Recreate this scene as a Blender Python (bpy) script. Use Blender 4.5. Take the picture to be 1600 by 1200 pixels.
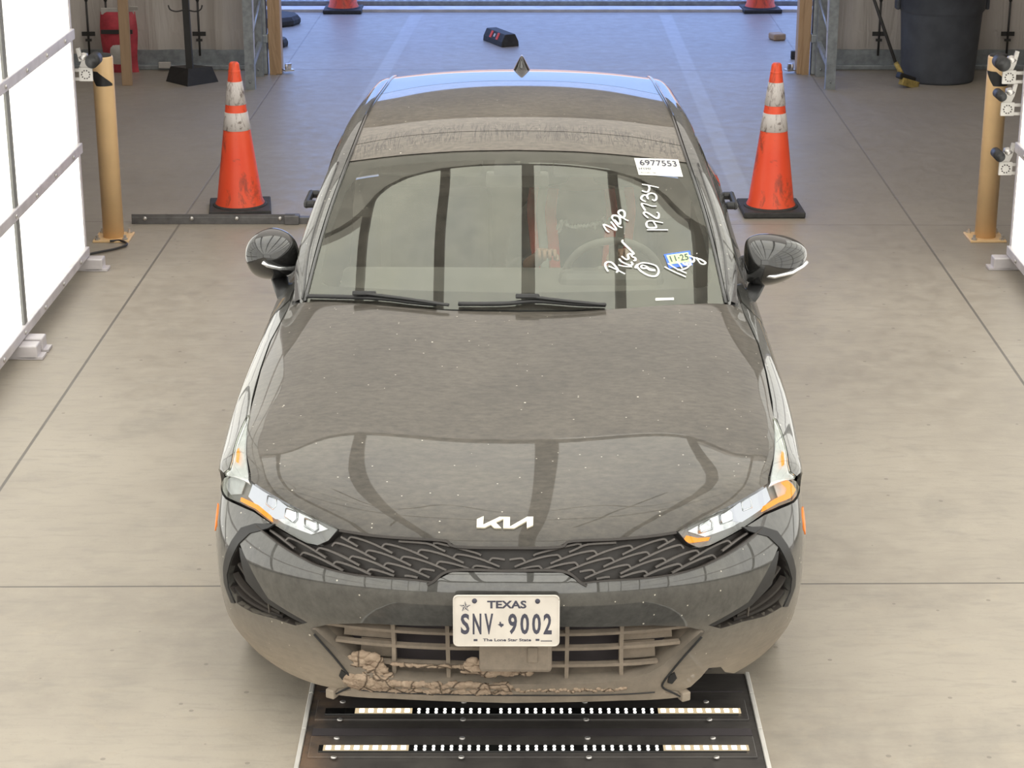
import bpy, bmesh, math, random
import numpy as np
from mathutils import Vector, Matrix, Euler
from mathutils.geometry import delaunay_2d_cdt
random.seed(7)
for o in list(bpy.data.objects): bpy.data.objects.remove(o)
S=bpy.context.scene; COL=S.collection
# ---------------- camera, sky, sun, big lights, exposure ----------------
cd=bpy.data.cameras.new('camera'); cam=bpy.data.objects.new('camera',cd); COL.objects.link(cam)
cam.location=(0,0,3.1); cam.rotation_euler=(math.radians(90)-math.atan(1104/3200),0,0)
cd.sensor_width=36; cd.lens=72; cd.clip_end=400; S.camera=cam
S.view_settings.view_transform='Standard'; S.view_settings.look='None'
S.view_settings.exposure=0.0; S.view_settings.gamma=1; S.view_settings.use_curve_mapping=False
W=bpy.data.worlds.new('sky'); S.world=W; W.use_nodes=True
wn=W.node_tree.nodes; wl=W.node_tree.links; wn.clear()
tc=wn.new('ShaderNodeTexCoord'); sx=wn.new('ShaderNodeSeparateXYZ'); cr=wn.new('ShaderNodeValToRGB')
bg=wn.new('ShaderNodeBackground'); wo=wn.new('ShaderNodeOutputWorld')
wl.new(tc.outputs['Generated'],sx.inputs[0]); wl.new(sx.outputs['Z'],cr.inputs[0]); wl.new(cr.outputs[0],bg.inputs[0]); wl.new(bg.outputs[0],wo.inputs[0])
e=cr.color_ramp.elements; e[0].position=0.0; e[0].color=(.62,.40,.27,1); e[1].position=.9; e[1].color=(.25,.36,.80,1)
k=e.new(.015); k.color=(.17,.26,.46,1); k=e.new(.25); k.color=(.21,.32,.62,1)
bg.inputs[1].default_value=3.8
sd=bpy.data.lights.new('sun','SUN'); sd.energy=3.6; sd.angle=.009; sd.color=(1,.93,.82)
sun=bpy.data.objects.new('sun',sd); COL.objects.link(sun); sun.rotation_euler=(math.radians(48),0,math.radians(-8))
for lx,ly,sx_,sy_,pw in ((.2,13.3,9.8,7.2,215),):   # fill light added under the ceiling to brighten the back hall
    ld_=bpy.data.lights.new('hall_fill','AREA'); ld_.shape='RECTANGLE'; ld_.size=sx_; ld_.size_y=sy_; ld_.energy=pw; ld_.color=(1,.93,.85)
    lo_=bpy.data.objects.new('hall_fill',ld_); COL.objects.link(lo_); lo_.location=(lx,ly,5.12)
CANOPY=2.95      # radiance of the backlit overhead panels
SIDE=2.0       # radiance of the backlit side panels
CANY=9.35        # where the canopy ends
# ---------------- helpers ----------------
def tag(o,label=None,cat=None,group=None,kind=None):
    if label:o['label']=label
    if cat:o['category']=cat
    if group:o['group']=group
    if kind:o['kind']=kind
    return o
def empty(name,loc=(0,0,0),rz=0,label=None,cat=None,group=None):
    o=bpy.data.objects.new(name,None); COL.objects.link(o); o.location=loc; o.rotation_euler=(0,0,rz); o.empty_display_size=.1
    return tag(o,label,cat,group)
def copy_tree(o,parent=None):
    c=o.copy(); COL.objects.link(c); c.parent=parent
    for ch in list(o.children): copy_tree(ch,c)
    return c
class MB:
    def __init__(s): s.v=[];s.f=[];s.n=None;s.sm=[];s.mi=[]
    def add(s,vs,fs,smooth=False,mi=0):
        b=len(s.v); s.v+=[tuple(v) for v in vs]; s.f+=[tuple(b+i for i in f) for f in fs]
        s.sm+=[smooth]*len(fs); s.mi+=[mi]*len(fs); return s
    def box(s,c,d,rot=None,mi=0,bev=0):
        x,y,z=[q/2 for q in d]; R=rot if rot is not None else Matrix.Identity(3)
        if isinstance(R,(tuple,list)): R=Euler(R).to_matrix()
        if bev:
            bm=bmesh.new(); bmesh.ops.create_cube(bm,size=1)
            for v in bm.verts: v.co=Vector((v.co.x*d[0],v.co.y*d[1],v.co.z*d[2]))
            bmesh.ops.bevel(bm,geom=bm.edges[:],offset=bev,segments=2,affect='EDGES',profile=.5)
            bm.verts.index_update()
            s.add([Vector(c)+R@v.co for v in bm.verts],[[v.index for v in f.verts] for f in bm.faces],False,mi); bm.free(); return s
        vs=[Vector(c)+R@Vector((a*x,b*y,e*z)) for a in(-1,1) for b in(-1,1) for e in(-1,1)]
        return s.add(vs,[(0,1,3,2),(4,6,7,5),(0,4,5,1),(2,3,7,6),(0,2,6,4),(1,5,7,3)],False,mi)
    def lathe(s,prof,c=(0,0,0),ax='Z',n=32,mi=0,smooth=True,R=None,caps=True):
        vs=[];fs=[]
        for r,h in prof:
            for i in range(n):
                a=2*math.pi*i/n; p=(r*math.cos(a),r*math.sin(a),h)
                if ax=='X': p=(h,p[0],p[1])
                if ax=='Y': p=(p[0],h,p[1])
                p=Vector(p)
                if R is not None:p=R@p
                vs.append(Vector(c)+p)
        for k in range(len(prof)-1):
            for i in range(n):
                j=(i+1)%n; fs.append((k*n+i,k*n+j,(k+1)*n+j,(k+1)*n+i))
        if caps: fs.append(tuple(range(n))[::-1]); fs.append(tuple((len(prof)-1)*n+i for i in range(n)))
        return s.add(vs,fs,smooth,mi)
    def tube(s,pts,r,n=8,mi=0,flat=1.0,closed=False):
        pts=[Vector(p) for p in pts]; vs=[];fs=[];m=len(pts); up=None
        for i,p in enumerate(pts):
            t=(pts[min(i+1,m-1)]-pts[max(i-1,0)]); t=t.normalized() if t.length>1e-9 else Vector((0,0,1))
            if up is None:
                up=Vector((0,0,1)) if abs(t.z)<.9 else Vector((1,0,0))
            a=t.cross(up).normalized(); b=a.cross(t).normalized(); up=b
            rr=r[i] if isinstance(r,(list,tuple)) else r
            for k in range(n):
                g=2*math.pi*k/n; vs.append(p+a*math.cos(g)*rr+b*math.sin(g)*rr*flat)
        for i in range(m-1):
            for k in range(n):
                l=(k+1)%n; fs.append((i*n+k,i*n+l,(i+1)*n+l,(i+1)*n+k))
        fs.append(tuple(range(n))[::-1]); fs.append(tuple((m-1)*n+k for k in range(n)))
        return s.add(vs,fs,True,mi)
    def prism(s,poly,M,h,mi=0):
        # poly 2d extruded by h along local z; M 4x4
        n=len(poly); vs=[M@Vector((x,y,0)) for x,y in poly]+[M@Vector((x,y,h)) for x,y in poly]
        fs=[tuple(range(n))[::-1],tuple(range(n,2*n))]+[(i,(i+1)%n,n+(i+1)%n,n+i) for i in range(n)]
        return s.add(vs,fs,False,mi)
    def build(s,name,mat,parent=None,bevel=0,shade=None):
        me=bpy.data.meshes.new(name); me.from_pydata(s.v,[],s.f)
        mats=mat if isinstance(mat,(list,tuple)) else [mat]
        for m in mats: me.materials.append(m)
        me.polygons.foreach_set('use_smooth',s.sm if shade is None else [shade]*len(s.f)); me.polygons.foreach_set('material_index',s.mi)
        me.update()
        o=bpy.data.objects.new(name,me); COL.objects.link(o)
        if parent: o.parent=parent
        if bevel:
            b=o.modifiers.new('b','BEVEL'); b.width=bevel; b.segments=2; b.limit_method='ANGLE'
        return o
def catmull(pts,k=6,closed=False):
    P=[Vector(p) for p in pts]; n=len(P); out=[]
    for i in range(n if closed else n-1):
        g=lambda j:P[j%n] if closed else P[max(0,min(n-1,j))]
        a,b,c,d=g(i-1),g(i),g(i+1),g(i+2)
        for q in range(k):
            t=q/k; out.append(.5*((2*b)+(c-a)*t+(2*a-5*b+4*c-d)*t*t+(3*b-a-3*c+d)*t**3))
    if not closed: out.append(P[-1])
    return out
def text_mesh(body,size,extrude=0,bold=0,spacing=1,align='CENTER',sx=1,shear=0):
    cu=bpy.data.curves.new('t','FONT'); cu.body=body; cu.size=size; cu.extrude=extrude; cu.offset=bold; cu.space_character=spacing
    cu.align_x=align; cu.align_y='CENTER'; cu.resolution_u=3; cu.shear=shear
    o=bpy.data.objects.new('t',cu); COL.objects.link(o); dg=bpy.context.evaluated_depsgraph_get()
    me=bpy.data.meshes.new_from_object(o.evaluated_get(dg)); vs=[(v.co.x*sx,v.co.y,v.co.z) for v in me.vertices]; fs=[tuple(p.vertices) for p in me.polygons]
    bpy.data.objects.remove(o); bpy.data.curves.remove(cu); bpy.data.meshes.remove(me); return vs,fs
# material graph helper
class G:
    def __init__(s,name):
        s.m=bpy.data.materials.new(name); s.m.use_nodes=True; s.t=s.m.node_tree; s.n=s.t.nodes; s.l=s.t.links; s.n.clear()
        s.out=s.n.new('ShaderNodeOutputMaterial')
    def new(s,t,**k):
        x=s.n.new(t)
        for a,b in k.items(): setattr(x,a,b)
        return x
    def put(s,x,i,v):
        if hasattr(v,'is_output'): s.l.new(v,x.inputs[i])
        elif v is not None:
            if isinstance(v,(tuple,list)) and len(v)==3 and x.inputs[i].type=='RGBA': v=(*v,1)
            x.inputs[i].default_value=v
    def obj(s): return s.new('ShaderNodeTexCoord').outputs['Object']
    def world(s): return s.new('ShaderNodeNewGeometry').outputs['Position']
    def sep(s,v):
        x=s.new('ShaderNodeSeparateXYZ'); s.put(x,0,v); return x.outputs
    def math(s,op,a,b=None,c=None,clamp=False):
        x=s.new('ShaderNodeMath',operation=op,use_clamp=clamp); s.put(x,0,a)
        if b is not None:s.put(x,1,b)
        if c is not None:s.put(x,2,c)
        return x.outputs[0]
    def mapr(s,v,a,b,c=0,d=1):
        x=s.new('ShaderNodeMapRange'); s.put(x,0,v)
        for i,q in enumerate((a,b,c,d)): s.put(x,i+1,q)
        return x.outputs[0]
    def mp(s,v,scale=(1,1,1),loc=(0,0,0),rot=(0,0,0)):
        x=s.new('ShaderNodeMapping'); s.put(x,0,v); x.inputs['Scale'].default_value=scale; x.inputs['Location'].default_value=loc; x.inputs['Rotation'].default_value=rot; return x.outputs[0]
    def noise(s,v,scale=5,detail=4,rough=.5,dist=0):
        x=s.new('ShaderNodeTexNoise'); s.put(x,'Vector',v); s.put(x,'Scale',scale); s.put(x,'Detail',detail); s.put(x,'Roughness',rough); s.put(x,'Distortion',dist); return x.outputs['Fac']
    def vor(s,v,scale=5,feature='F1'):
        x=s.new('ShaderNodeTexVoronoi',feature=feature); s.put(x,'Vector',v); s.put(x,'Scale',scale); return x.outputs
    def mix(s,f,a,b):
        x=s.new('ShaderNodeMix',data_type='RGBA'); s.put(x,0,f)
        for i,q in ((6,a),(7,b)):
            if isinstance(q,(tuple,list)): q=(*q[:3],1)
            s.put(x,i,q)
        return x.outputs[2]
    def bump(s,h,st=.3,d=.01):
        x=s.new('ShaderNodeBump'); s.put(x,'Height',h); s.put(x,'Strength',st); s.put(x,'Distance',d); return x.outputs[0]
    def pbr(s,col,rough=.5,metal=0,coat=0,normal=None,spec=None,emis=None,es=0,trans=0,ior=None,coat_rough=.03,coat_ior=1.5):
        b=s.new('ShaderNodeBsdfPrincipled'); s.put(b,'Base Color',col); s.put(b,'Roughness',rough); s.put(b,'Metallic',metal)
        s.put(b,'Coat Weight',coat); s.put(b,'Coat Roughness',coat_rough); s.put(b,'Coat IOR',coat_ior)
        if normal is not None:s.put(b,'Normal',normal)
        if spec is not None:s.put(b,'Specular IOR Level',spec)
        if emis is not None:s.put(b,'Emission Color',emis);s.put(b,'Emission Strength',es)
        if trans:s.put(b,'Transmission Weight',trans)
        if ior:s.put(b,'IOR',ior)
        s.l.new(b.outputs[0],s.out.inputs[0]); return s.m
MC={}
def flat(name,col,rough=.5,metal=0,var=.15,vs=8,bump=0,**k):
    if name in MC:return MC[name]
    g=G(name); n=g.noise(g.obj(),vs,4)
    f=g.mapr(n,.3,.7,0,1); c=g.mix(f,tuple(q*(1-var) for q in col),tuple(min(1,q*(1+var)) for q in col))
    MC[name]=g.pbr(c,rough,metal,normal=g.bump(n,bump,.01) if bump else None,**k); return MC[name]
# ---------------- materials ----------------
def m_floor():
    g=G('concrete_floor'); p=g.world(); o=g.sep(p); X,Y=o[0],o[1]
    n1=g.noise(p,.7,5,.6); n2=g.noise(p,9,6,.65); n3=g.noise(g.mp(p,(2.2,9,1)),3,5,.6,.6); n4=g.noise(p,70,3,.6)
    c=g.mix(g.mapr(n1,.38,.62),(.285,.250,.208),(.375,.332,.275))
    c=g.mix(g.mapr(n2,.35,.7,0,.6),c,(.40,.36,.30)); c=g.mix(g.mapr(n3,.50,.72,0,.45),c,(.25,.228,.195))
    c=g.mix(g.mapr(n4,.6,.75,0,.30),c,(.21,.195,.17))
    # darker trowelled stains next to the car lane
    st=g.noise(g.mp(p,(1,1,1),(3.1,.4,0)),1.6,5,.7); c=g.mix(g.mapr(st,.56,.72,0,.40),c,(.20,.185,.165))
    w=g.math('ADD',X,g.math('MULTIPLY',g.math('SUBTRACT',g.noise(p,2,3),.5),.0))
    def line(a,b,hw):   # line through a and b
        dx,dy=b[0]-a[0],b[1]-a[1]; L=math.hypot(dx,dy); nx,ny=dy/L,-dx/L; d=a[0]*nx+a[1]*ny
        e_=g.math('ADD',g.math('MULTIPLY',X,nx),g.math('MULTIPLY',Y,ny)); e_=g.math('ABSOLUTE',g.math('SUBTRACT',e_,d))
        return g.mapr(e_,hw,hw*1.6,1,0),e_
    def rng(v,a,b): return g.math('MULTIPLY',g.math('GREATER_THAN',v,a),g.math('LESS_THAN',v,b))
    J=[]
    J.append(line((-2.067,7.678),(-1.997,11.8),.005)[0]); J.append(line((2.376,8.99),(2.465,16.5),.005)[0])
    for a,b,h in [((-1.846,6.742),(1.854,6.776),.004),((-1.9,11.97),(2.68,11.90),.004),((-1.9,17.04),(2.4,17.01),.012),((-1.6,20.02),(2.2,20.0),.010),((-2,1.7),(2,1.73),.004)]:
        J.append(line(a,b,h)[0])
    j=J[0]
    for q in J[1:]: j=g.math('MAXIMUM',j,q)
    # worn bright lane stripes running out to the yard
    sA=g.math('MULTIPLY',g.mapr(line((-1.06,17.1),(-.93,19.99),.055)[1],.05,.07,1,0),rng(Y,15.2,20.0))
    sB=g.math('MULTIPLY',g.mapr(line((1.46,12.7),(1.49,19.99),.06)[1],.05,.07,1,0),rng(Y,12.3,20.0))
    sC=g.math('MULTIPLY',rng(X,-1.0,-.6),rng(Y,17.1,20.0)); 
    wear=g.mapr(g.noise(g.mp(p,(6,.8,1)),2,3),.35,.6,.1,.4)
    c=g.mix(g.math('MULTIPLY',g.math('MAXIMUM',sA,sB),.75),c,(.52,.52,.50))
    c=g.mix(g.math('MULTIPLY',sC,wear),c,(.42,.36,.36))
    fl=g.vor(p,7)[0]; c=g.mix(g.math('MULTIPLY',g.math('LESS_THAN',fl,.06),.5),c,(.13,.115,.10))
    cr_=g.vor(g.mp(p,(.45,.45,1)),1,'DISTANCE_TO_EDGE'); c=g.mix(g.mapr(cr_[0],.0,.003,.0,0),c,(.12,.11,.1))
    # ochre rubbed rust beside the scanner plate
    sc=g.noise(p,5,6,.75,.4); near=g.math('MULTIPLY',rng(Y,4.6,7.0),g.mapr(sc,.55,.75,0,.35)); c=g.mix(near,c,(.42,.35,.26))
    c=g.mix(g.math('MULTIPLY',j,.75),c,(.07,.065,.06))
    # smoother and a little darker from mid-hall outward
    far=g.mapr(Y,10.5,12.5); c=g.mix(g.math('MULTIPLY',far,.60),c,(.255,.228,.195))
    r=g.mapr(n2,.3,.7,.42,.62); r=g.math('SUBTRACT',r,g.math('MULTIPLY',far,.06))
    return g.pbr(c,r,normal=g.bump(g.math('SUBTRACT',g.math('MULTIPLY',g.math('ADD',n2,n4),.3),j),.25,.006),spec=.45)
def m_paint(name,dust,rough=.06,tint=(.0105,.0108,.0112),spk=.5,drip=0,ci=1.5,side=.35,dc=(.52,.45,.36)):  # dust real in part, raised to paint in the haze-lifted blacks
    g=G(name); p=g.obj(); N=g.sep(g.new('ShaderNodeNewGeometry').outputs['Normal'])
    up=g.mapr(N[2],.25,.95,side,1.0); n1=g.noise(p,3,5,.65); n2=g.noise(g.mp(p,(1,2.5,1)),26,5,.7); n3=g.noise(p,240,2)
    d=g.math('MULTIPLY',g.math('MULTIPLY',up,g.mapr(n1,.3,.7,.75,1.15)),g.mapr(n2,.3,.75,.68,1.55)); d=g.math('MULTIPLY',d,dust)
    z=g.sep(p)[2]; low=g.mapr(z,.46,.22,0,1); low=g.math('MULTIPLY',low,g.mapr(g.noise(p,5,5,.7),.25,.6,.75,1.0))
    grit=g.math('MULTIPLY',low,.93)
    c=g.mix(d,tint,dc)
    if drip:
        y=g.sep(p)[1]; dn=g.noise(g.mp(p,(13,1.2,1)),3,4,.6,1.6); zone=g.math('MULTIPLY',g.mapr(y,2.38,2.44),g.mapr(y,2.62,2.55)); 
        ln=g.mapr(g.math('ABSOLUTE',g.math('SUBTRACT',dn,.5)),.0,.045,1,0); c=g.mix(g.math('MULTIPLY',g.math('MULTIPLY',ln,zone),.8),c,(.02,.018,.016))
        dn2=g.noise(g.mp(p,(1.5,2.6,1)),2.4,6,.75,2.2); l2=g.mapr(g.math('ABSOLUTE',g.math('SUBTRACT',dn2,.5)),0,.012,1,0)
        c=g.mix(g.math('MULTIPLY',g.math('MULTIPLY',l2,g.mapr(y,2.5,2.8)),.55),c,(.03,.027,.024))
    v=g.vor(p,22); vn=g.noise(p,4,3); s1=g.math('MULTIPLY',g.math('LESS_THAN',v[0],.075),g.math('GREATER_THAN',g.sep(v[1])[0],1-.10*spk))
    v2=g.vor(g.mp(p,(1,1.6,1)),60); s2=g.math('MULTIPLY',g.math('LESS_THAN',v2[0],.16),g.math('GREATER_THAN',g.sep(v2[1])[0],1-.035*spk))
    c=g.mix(g.math('MULTIPLY',g.math('MAXIMUM',s1,s2),.8),c,(.62,.58,.50))
    c=g.mix(grit,c,g.mix(g.noise(g.mp(p,(7,3,30)),3,5,.7),(.25,.21,.165),(.40,.335,.26)))
    coat=g.math('SUBTRACT',1,grit,clamp=True)
    r=g.math('ADD',g.math('MULTIPLY',grit,.8),rough+.35)
    return g.pbr(c,r,0,coat,coat_rough=rough,coat_ior=ci,normal=g.bump(n2,.0,.001),spec=.2)
def m_glass(name,tint,dust=.04,ior=1.5):
    g=G(name); p=g.obj(); fr=g.new('ShaderNodeFresnel'); g.put(fr,0,ior)
    gl=g.new('ShaderNodeBsdfGlossy'); g.put(gl,'Roughness',.012); g.put(gl,'Color',(.96,1,.90,1))
    tr=g.new('ShaderNodeBsdfTransparent'); g.put(tr,0,(*tint,1)); df=g.new('ShaderNodeBsdfDiffuse'); g.put(df,0,(.55,.50,.42,1))
    n=g.noise(p,14,6,.7); v=g.vor(p,30); sp=g.math('MULTIPLY',g.math('LESS_THAN',v[0],.09),g.math('GREATER_THAN',g.sep(v[1])[0],.975))
    d=g.math('MAXIMUM',g.mapr(n,.3,.8,dust*.6,dust*1.8),g.math('MULTIPLY',sp,.8))
    a=g.new('ShaderNodeMixShader'); g.put(a,0,d); g.l.new(tr.outputs[0],a.inputs[1]); g.l.new(df.outputs[0],a.inputs[2])
    b=g.new('ShaderNodeMixShader'); g.put(b,0,fr.outputs[0]); g.l.new(a.outputs[0],b.inputs[1]); g.l.new(gl.outputs[0],b.inputs[2])
    g.l.new(b.outputs[0],g.out.inputs[0]); return g.m
def m_emit(name,col,st):
    g=G(name); e_=g.new('ShaderNodeEmission'); g.put(e_,0,(*col,1)); g.put(e_,1,st); g.l.new(e_.outputs[0],g.out.inputs[0]); return g.m
def m_panel(name,col,st):   # backlit translucent sheet, uneven
    g=G(name); p=g.world(); n=g.noise(g.mp(p,(1,.8,.4)),1.6,3); c=g.mix(g.mapr(n,.35,.65),col,(col[0],col[1]*.985,col[2]*.93))
    e_=g.new('ShaderNodeEmission'); g.put(e_,0,c); g.put(e_,1,g.mapr(n,.3,.7,st*.95,st*1.05)); g.l.new(e_.outputs[0],g.out.inputs[0]); return g.m
def m_cone():
    g=G('cone_orange_plastic'); p=g.obj(); n=g.noise(g.mp(p,(1,1,.5)),9,6,.72,.5); n2=g.noise(p,4,4); 
    c=g.mix(g.mapr(n2,.3,.7),(.80,.075,.028),(.86,.11,.045)); c=g.mix(g.math('MULTIPLY',g.mapr(n,.54,.66),.75),c,(.14,.05,.035)); return g.pbr(c,.42,spec=.4)
def m_collar():
    g=G('cone_reflective_sleeve'); p=g.obj(); n=g.noise(g.mp(p,(2,2,.7)),11,6,.75,1.2); c=g.mix(g.mapr(n,.52,.62,0,.85),(.62,.58,.56),(.13,.09,.075))
    return g.pbr(c,.4,spec=.5)
def m_mud():
    g=G('dried_mud'); p=g.obj(); n=g.noise(p,35,6,.75); v=g.vor(g.mp(p,(1,1,1)),14,'DISTANCE_TO_EDGE')[0]
    c=g.mix(g.mapr(n,.3,.7),(.30,.22,.16),(.46,.36,.27)); c=g.mix(g.mapr(v,0,.03,.8,0),c,(.05,.036,.026))
    return g.pbr(c,.95,normal=g.bump(g.math('ADD',n,g.mapr(v,0,.05)),.8,.01),spec=.1)
def m_tarp(name,col):
    g=G(name); p=g.world(); n=g.noise(g.mp(p,(1,1,.25)),3,4); w=g.noise(g.mp(p,(5,5,.5)),2,3,.5,.8)
    return g.pbr(g.mix(n,tuple(q*.82 for q in col),col),.55,normal=g.bump(w,.5,.06))
def m_dustyblack(name,base=(.02,.02,.021),dustc=(.30,.24,.18),amt=.35,zlo=.42,rough=.5):
    g=G(name); p=g.obj(); n=g.noise(p,18,6,.7); z=g.sep(p)[2]; N=g.sep(g.new('ShaderNodeNewGeometry').outputs['Normal'])
    a=g.math('MULTIPLY',g.mapr(N[2],-.1,.8,.3,1),amt); a=g.math('MAXIMUM',a,g.math('MULTIPLY',g.mapr(z,zlo,zlo-.22),.85)); a=g.math('MULTIPLY',a,g.mapr(n,.25,.65,.65,1.05),clamp=True)
    return g.pbr(g.mix(a,base,dustc),g.mapr(a,0,1,rough,.9),spec=.35)
M=dict(
 floor=m_floor(), hood=m_paint('black_paint_hood',.125,.02,spk=.9,ci=1.36), roofp=m_paint('black_paint_roof',.22,.03,drip=1,spk=.5), body=m_paint('black_paint_body',.12,.012,spk=1.7,side=.9,ci=1.75,dc=(.48,.47,.43)),
 glass=m_glass('windshield_glass',(.90,.93,.88),.06,1.70), sglass=m_glass('side_window_glass',(.10,.11,.11),.04,1.5), rglass=m_paint('black_roof_glass',.14,.05,drip=1,spk=.5), clear=m_glass('lamp_lens_clear',(.93,.95,.97),.05,1.45),
 tunnel=m_panel('backlit_canopy_sheet',(1,.985,.93),CANOPY), lightwall=m_panel('backlit_wall_sheet',(1,.985,.925),SIDE),
 alu=flat('aluminium_extrusion',(.62,.585,.60),.4,.15), dark=flat('dark_steel_beam',(.035,.034,.033),.5), galv=flat('galvanised_steel',(.33,.36,.38),.42,.55,.2,20),
 frontfill=m_panel('front_fill_glow',(1,.985,.94),2.2), glow=m_emit('headlamp_glow',(.95,.97,1),.9), spike=flat('lamp_silver',(.72,.73,.74),.25,.2,.15,30,coat=1), diffuser=m_emit('led_window_glow',(1,.80,.50),.75), mesh=m_dustyblack('grille_mesh_plastic',(.05,.047,.047),(.27,.24,.215),.38,.35), seam=flat('seam_grey',(.22,.22,.21),.6), dark2=flat('worn_dark_rail',(.13,.125,.125),.5,.3,.2,20),
 bolt=flat('zinc_bolt',(.6,.58,.56),.35,.8), yel=flat('cream_yellow_paint',(.80,.55,.29),.33,0,.07,6), black=flat('black_plastic',(.022,.022,.023),.45,0,.2,20), blackg=flat('gloss_black_trim',(.012,.012,.012),.12,0,.1,5,coat=1),
 rubber=flat('black_rubber',(.035,.034,.034),.75,0,.3,25,bump=.2), wood=None, cone=m_cone(), collar=m_collar(), mud=m_mud(),
 tarp=m_tarp('grey_white_curtain',(.54,.50,.46)), wallp=m_tarp('wall_panel_paint',(.30,.285,.265)), ceil=flat('dark_ceiling_steel',(.10,.09,.08),.7),
 tan=m_tarp('tan_sheet_board',(.50,.33,.19)), trim=m_dustyblack('dusty_lip_plastic',(.05,.047,.044),(.36,.30,.235),.50,.42), grill=m_dustyblack('grille_plastic',(.016,.015,.016),(.24,.20,.165),.16,.30,.35),
 lowg=m_dustyblack('lower_grille_plastic',(.03,.028,.026),(.31,.255,.20),.50,.60), void=flat('dark_void',(.045,.038,.042),.9),
 chrome=flat('chrome',(.75,.77,.80),.08,1,.05,3), refl=flat('lamp_reflector',(.80,.82,.85),.22,.8,.3,30), lampdark=flat('lamp_bezel',(.22,.22,.22),.25,0,.2,8,coat=1),
 amber=m_emit('amber_lit',(1,.30,.012),1.6), amberglow=flat('amber_marker_glow',(.85,.22,.03),.2,0,.1,10,emis=(1,.25,.02,1),es=.25), drl=m_emit('lamp_white_glow',(1,1,.97),3),  # unlit amber marker has a faint glow put into its colour
 led=m_emit('led_white',(1,.98,.94),2.6), ledw=m_emit('led_warm_white',(1,.94,.82),4.0), plate=flat('plate_white',(.60,.555,.50),.5,0,.08,12), ink=flat('plate_ink',(.05,.05,.075),.5), cream=flat('emblem_cream',(.86,.80,.64),.3,0,.05,5,emis=(1,.93,.75,1),es=.0),
 paper=flat('white_paper',(.80,.80,.74),.6,0,.04,8), chalk=m_emit('x',(1,1,1),0), blue=flat('sticker_blue',(.06,.16,.62),.5), green=flat('sticker_green',(.52,.72,.36),.5),
 seat=flat('grey_seat_cloth',(.055,.055,.055),.85,0,.2,30), dash=flat('dashboard_plastic',(.16,.155,.145),.6,0,.1,20), bin=flat('grey_bin_plastic',(.085,.095,.115),.6,0,.2,7),
 red=flat('red_bag',(.45,.05,.07),.5,0,.3,12), white=flat('off_white',(.55,.53,.50),.6), tyre=flat('tyre_rubber',(.03,.03,.03),.8,0,.3,15), rim=flat('alloy_rim',(.25,.25,.26),.3,.8),
 skin=flat('skin',(.42,.24,.16),.5,0,.1,10), hair=flat('dark_hair',(.02,.014,.01),.6), hoodie=flat('black_sweatshirt',(.03,.045,.055),.9,0,.2,30), redc=flat('red_cloth',(.85,.10,.07),.8), whitec=flat('white_cloth',(.62,.66,.62),.8), jeans=flat('dark_jeans',(.03,.04,.07),.9),
 brush=flat('yellow_bristles',(.35,.26,.08),.9,0,.4,40), sand=flat('sunlit_sand',(.55,.31,.17),.95,0,.2,.3), plate_steel=None, frit=flat('black_ceramic_band',(.02,.02,.021),.5), taill=flat('tail_lamp_red',(.35,.01,.01),.15))
M['chalk']=flat('white_window_chalk',(.95,.95,.92),.8,0,.03,20)
def m_wood():
    g=G('raw_lumber'); p=g.obj(); n=g.noise(g.mp(p,(14,14,.9)),2,5,.6,1.2); return g.pbr(g.mix(n,(.30,.20,.12),(.50,.35,.22)),.75)
M['wood']=m_wood()
def m_scan():
    g=G('scanner_black_plate'); p=g.world(); n=g.noise(p,5,6,.7); n2=g.noise(g.mp(p,(1,6,1)),9,4,.6)
    x=g.sep(p)[0]; rust=g.math('MULTIPLY',g.mapr(x,-.5,-.66),g.mapr(n,.4,.6))
    c=g.mix(g.mapr(n,.35,.7),(.045,.041,.040),(.085,.078,.072)); c=g.mix(g.math('MULTIPLY',rust,.6),c,(.28,.17,.10)); return g.pbr(c,g.mapr(n2,.3,.7,.28,.5),spec=.5)
M['plate_steel']=m_scan()
# ---------------- car surfaces (splines) ----------------
def spl(kn):
    # matrix M: second derivs for natural cubic spline
    n=len(kn);A=np.zeros((n,n));B=np.zeros((n,n));A[0,0]=A[-1,-1]=1
    for i in range(1,n-1):
        h0=kn[i]-kn[i-1];h1=kn[i+1]-kn[i]
        A[i,i-1]=h0;A[i,i]=2*(h0+h1);A[i,i+1]=h1
        B[i,i-1]=6/h0;B[i,i]=-6/h0-6/h1;B[i,i+1]=6/h1
    return np.linalg.solve(A,B)
def wts(kn,M,x):
    n=len(kn);i=int(np.clip(np.searchsorted(kn,x)-1,0,n-2));h=kn[i+1]-kn[i]
    t=(x-kn[i])/h;w=np.zeros(n)
    if t<0 or t>1:                       # linear continuation past the net
        tt=min(max(t,0),1);e=1e-4
        w0=wts(kn,M,kn[i]+tt*h);w1=wts(kn,M,kn[i]+(tt-e if tt else e)*h)
        d=(w0-w1)/e if tt else (w1-w0)/e
        return w0+d*(t-tt)
    a=1-t;w[i]=a;w[i+1]=t
    return w+((a**3-a)*M[i]+(t**3-t)*M[i+1])*h*h/6
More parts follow.
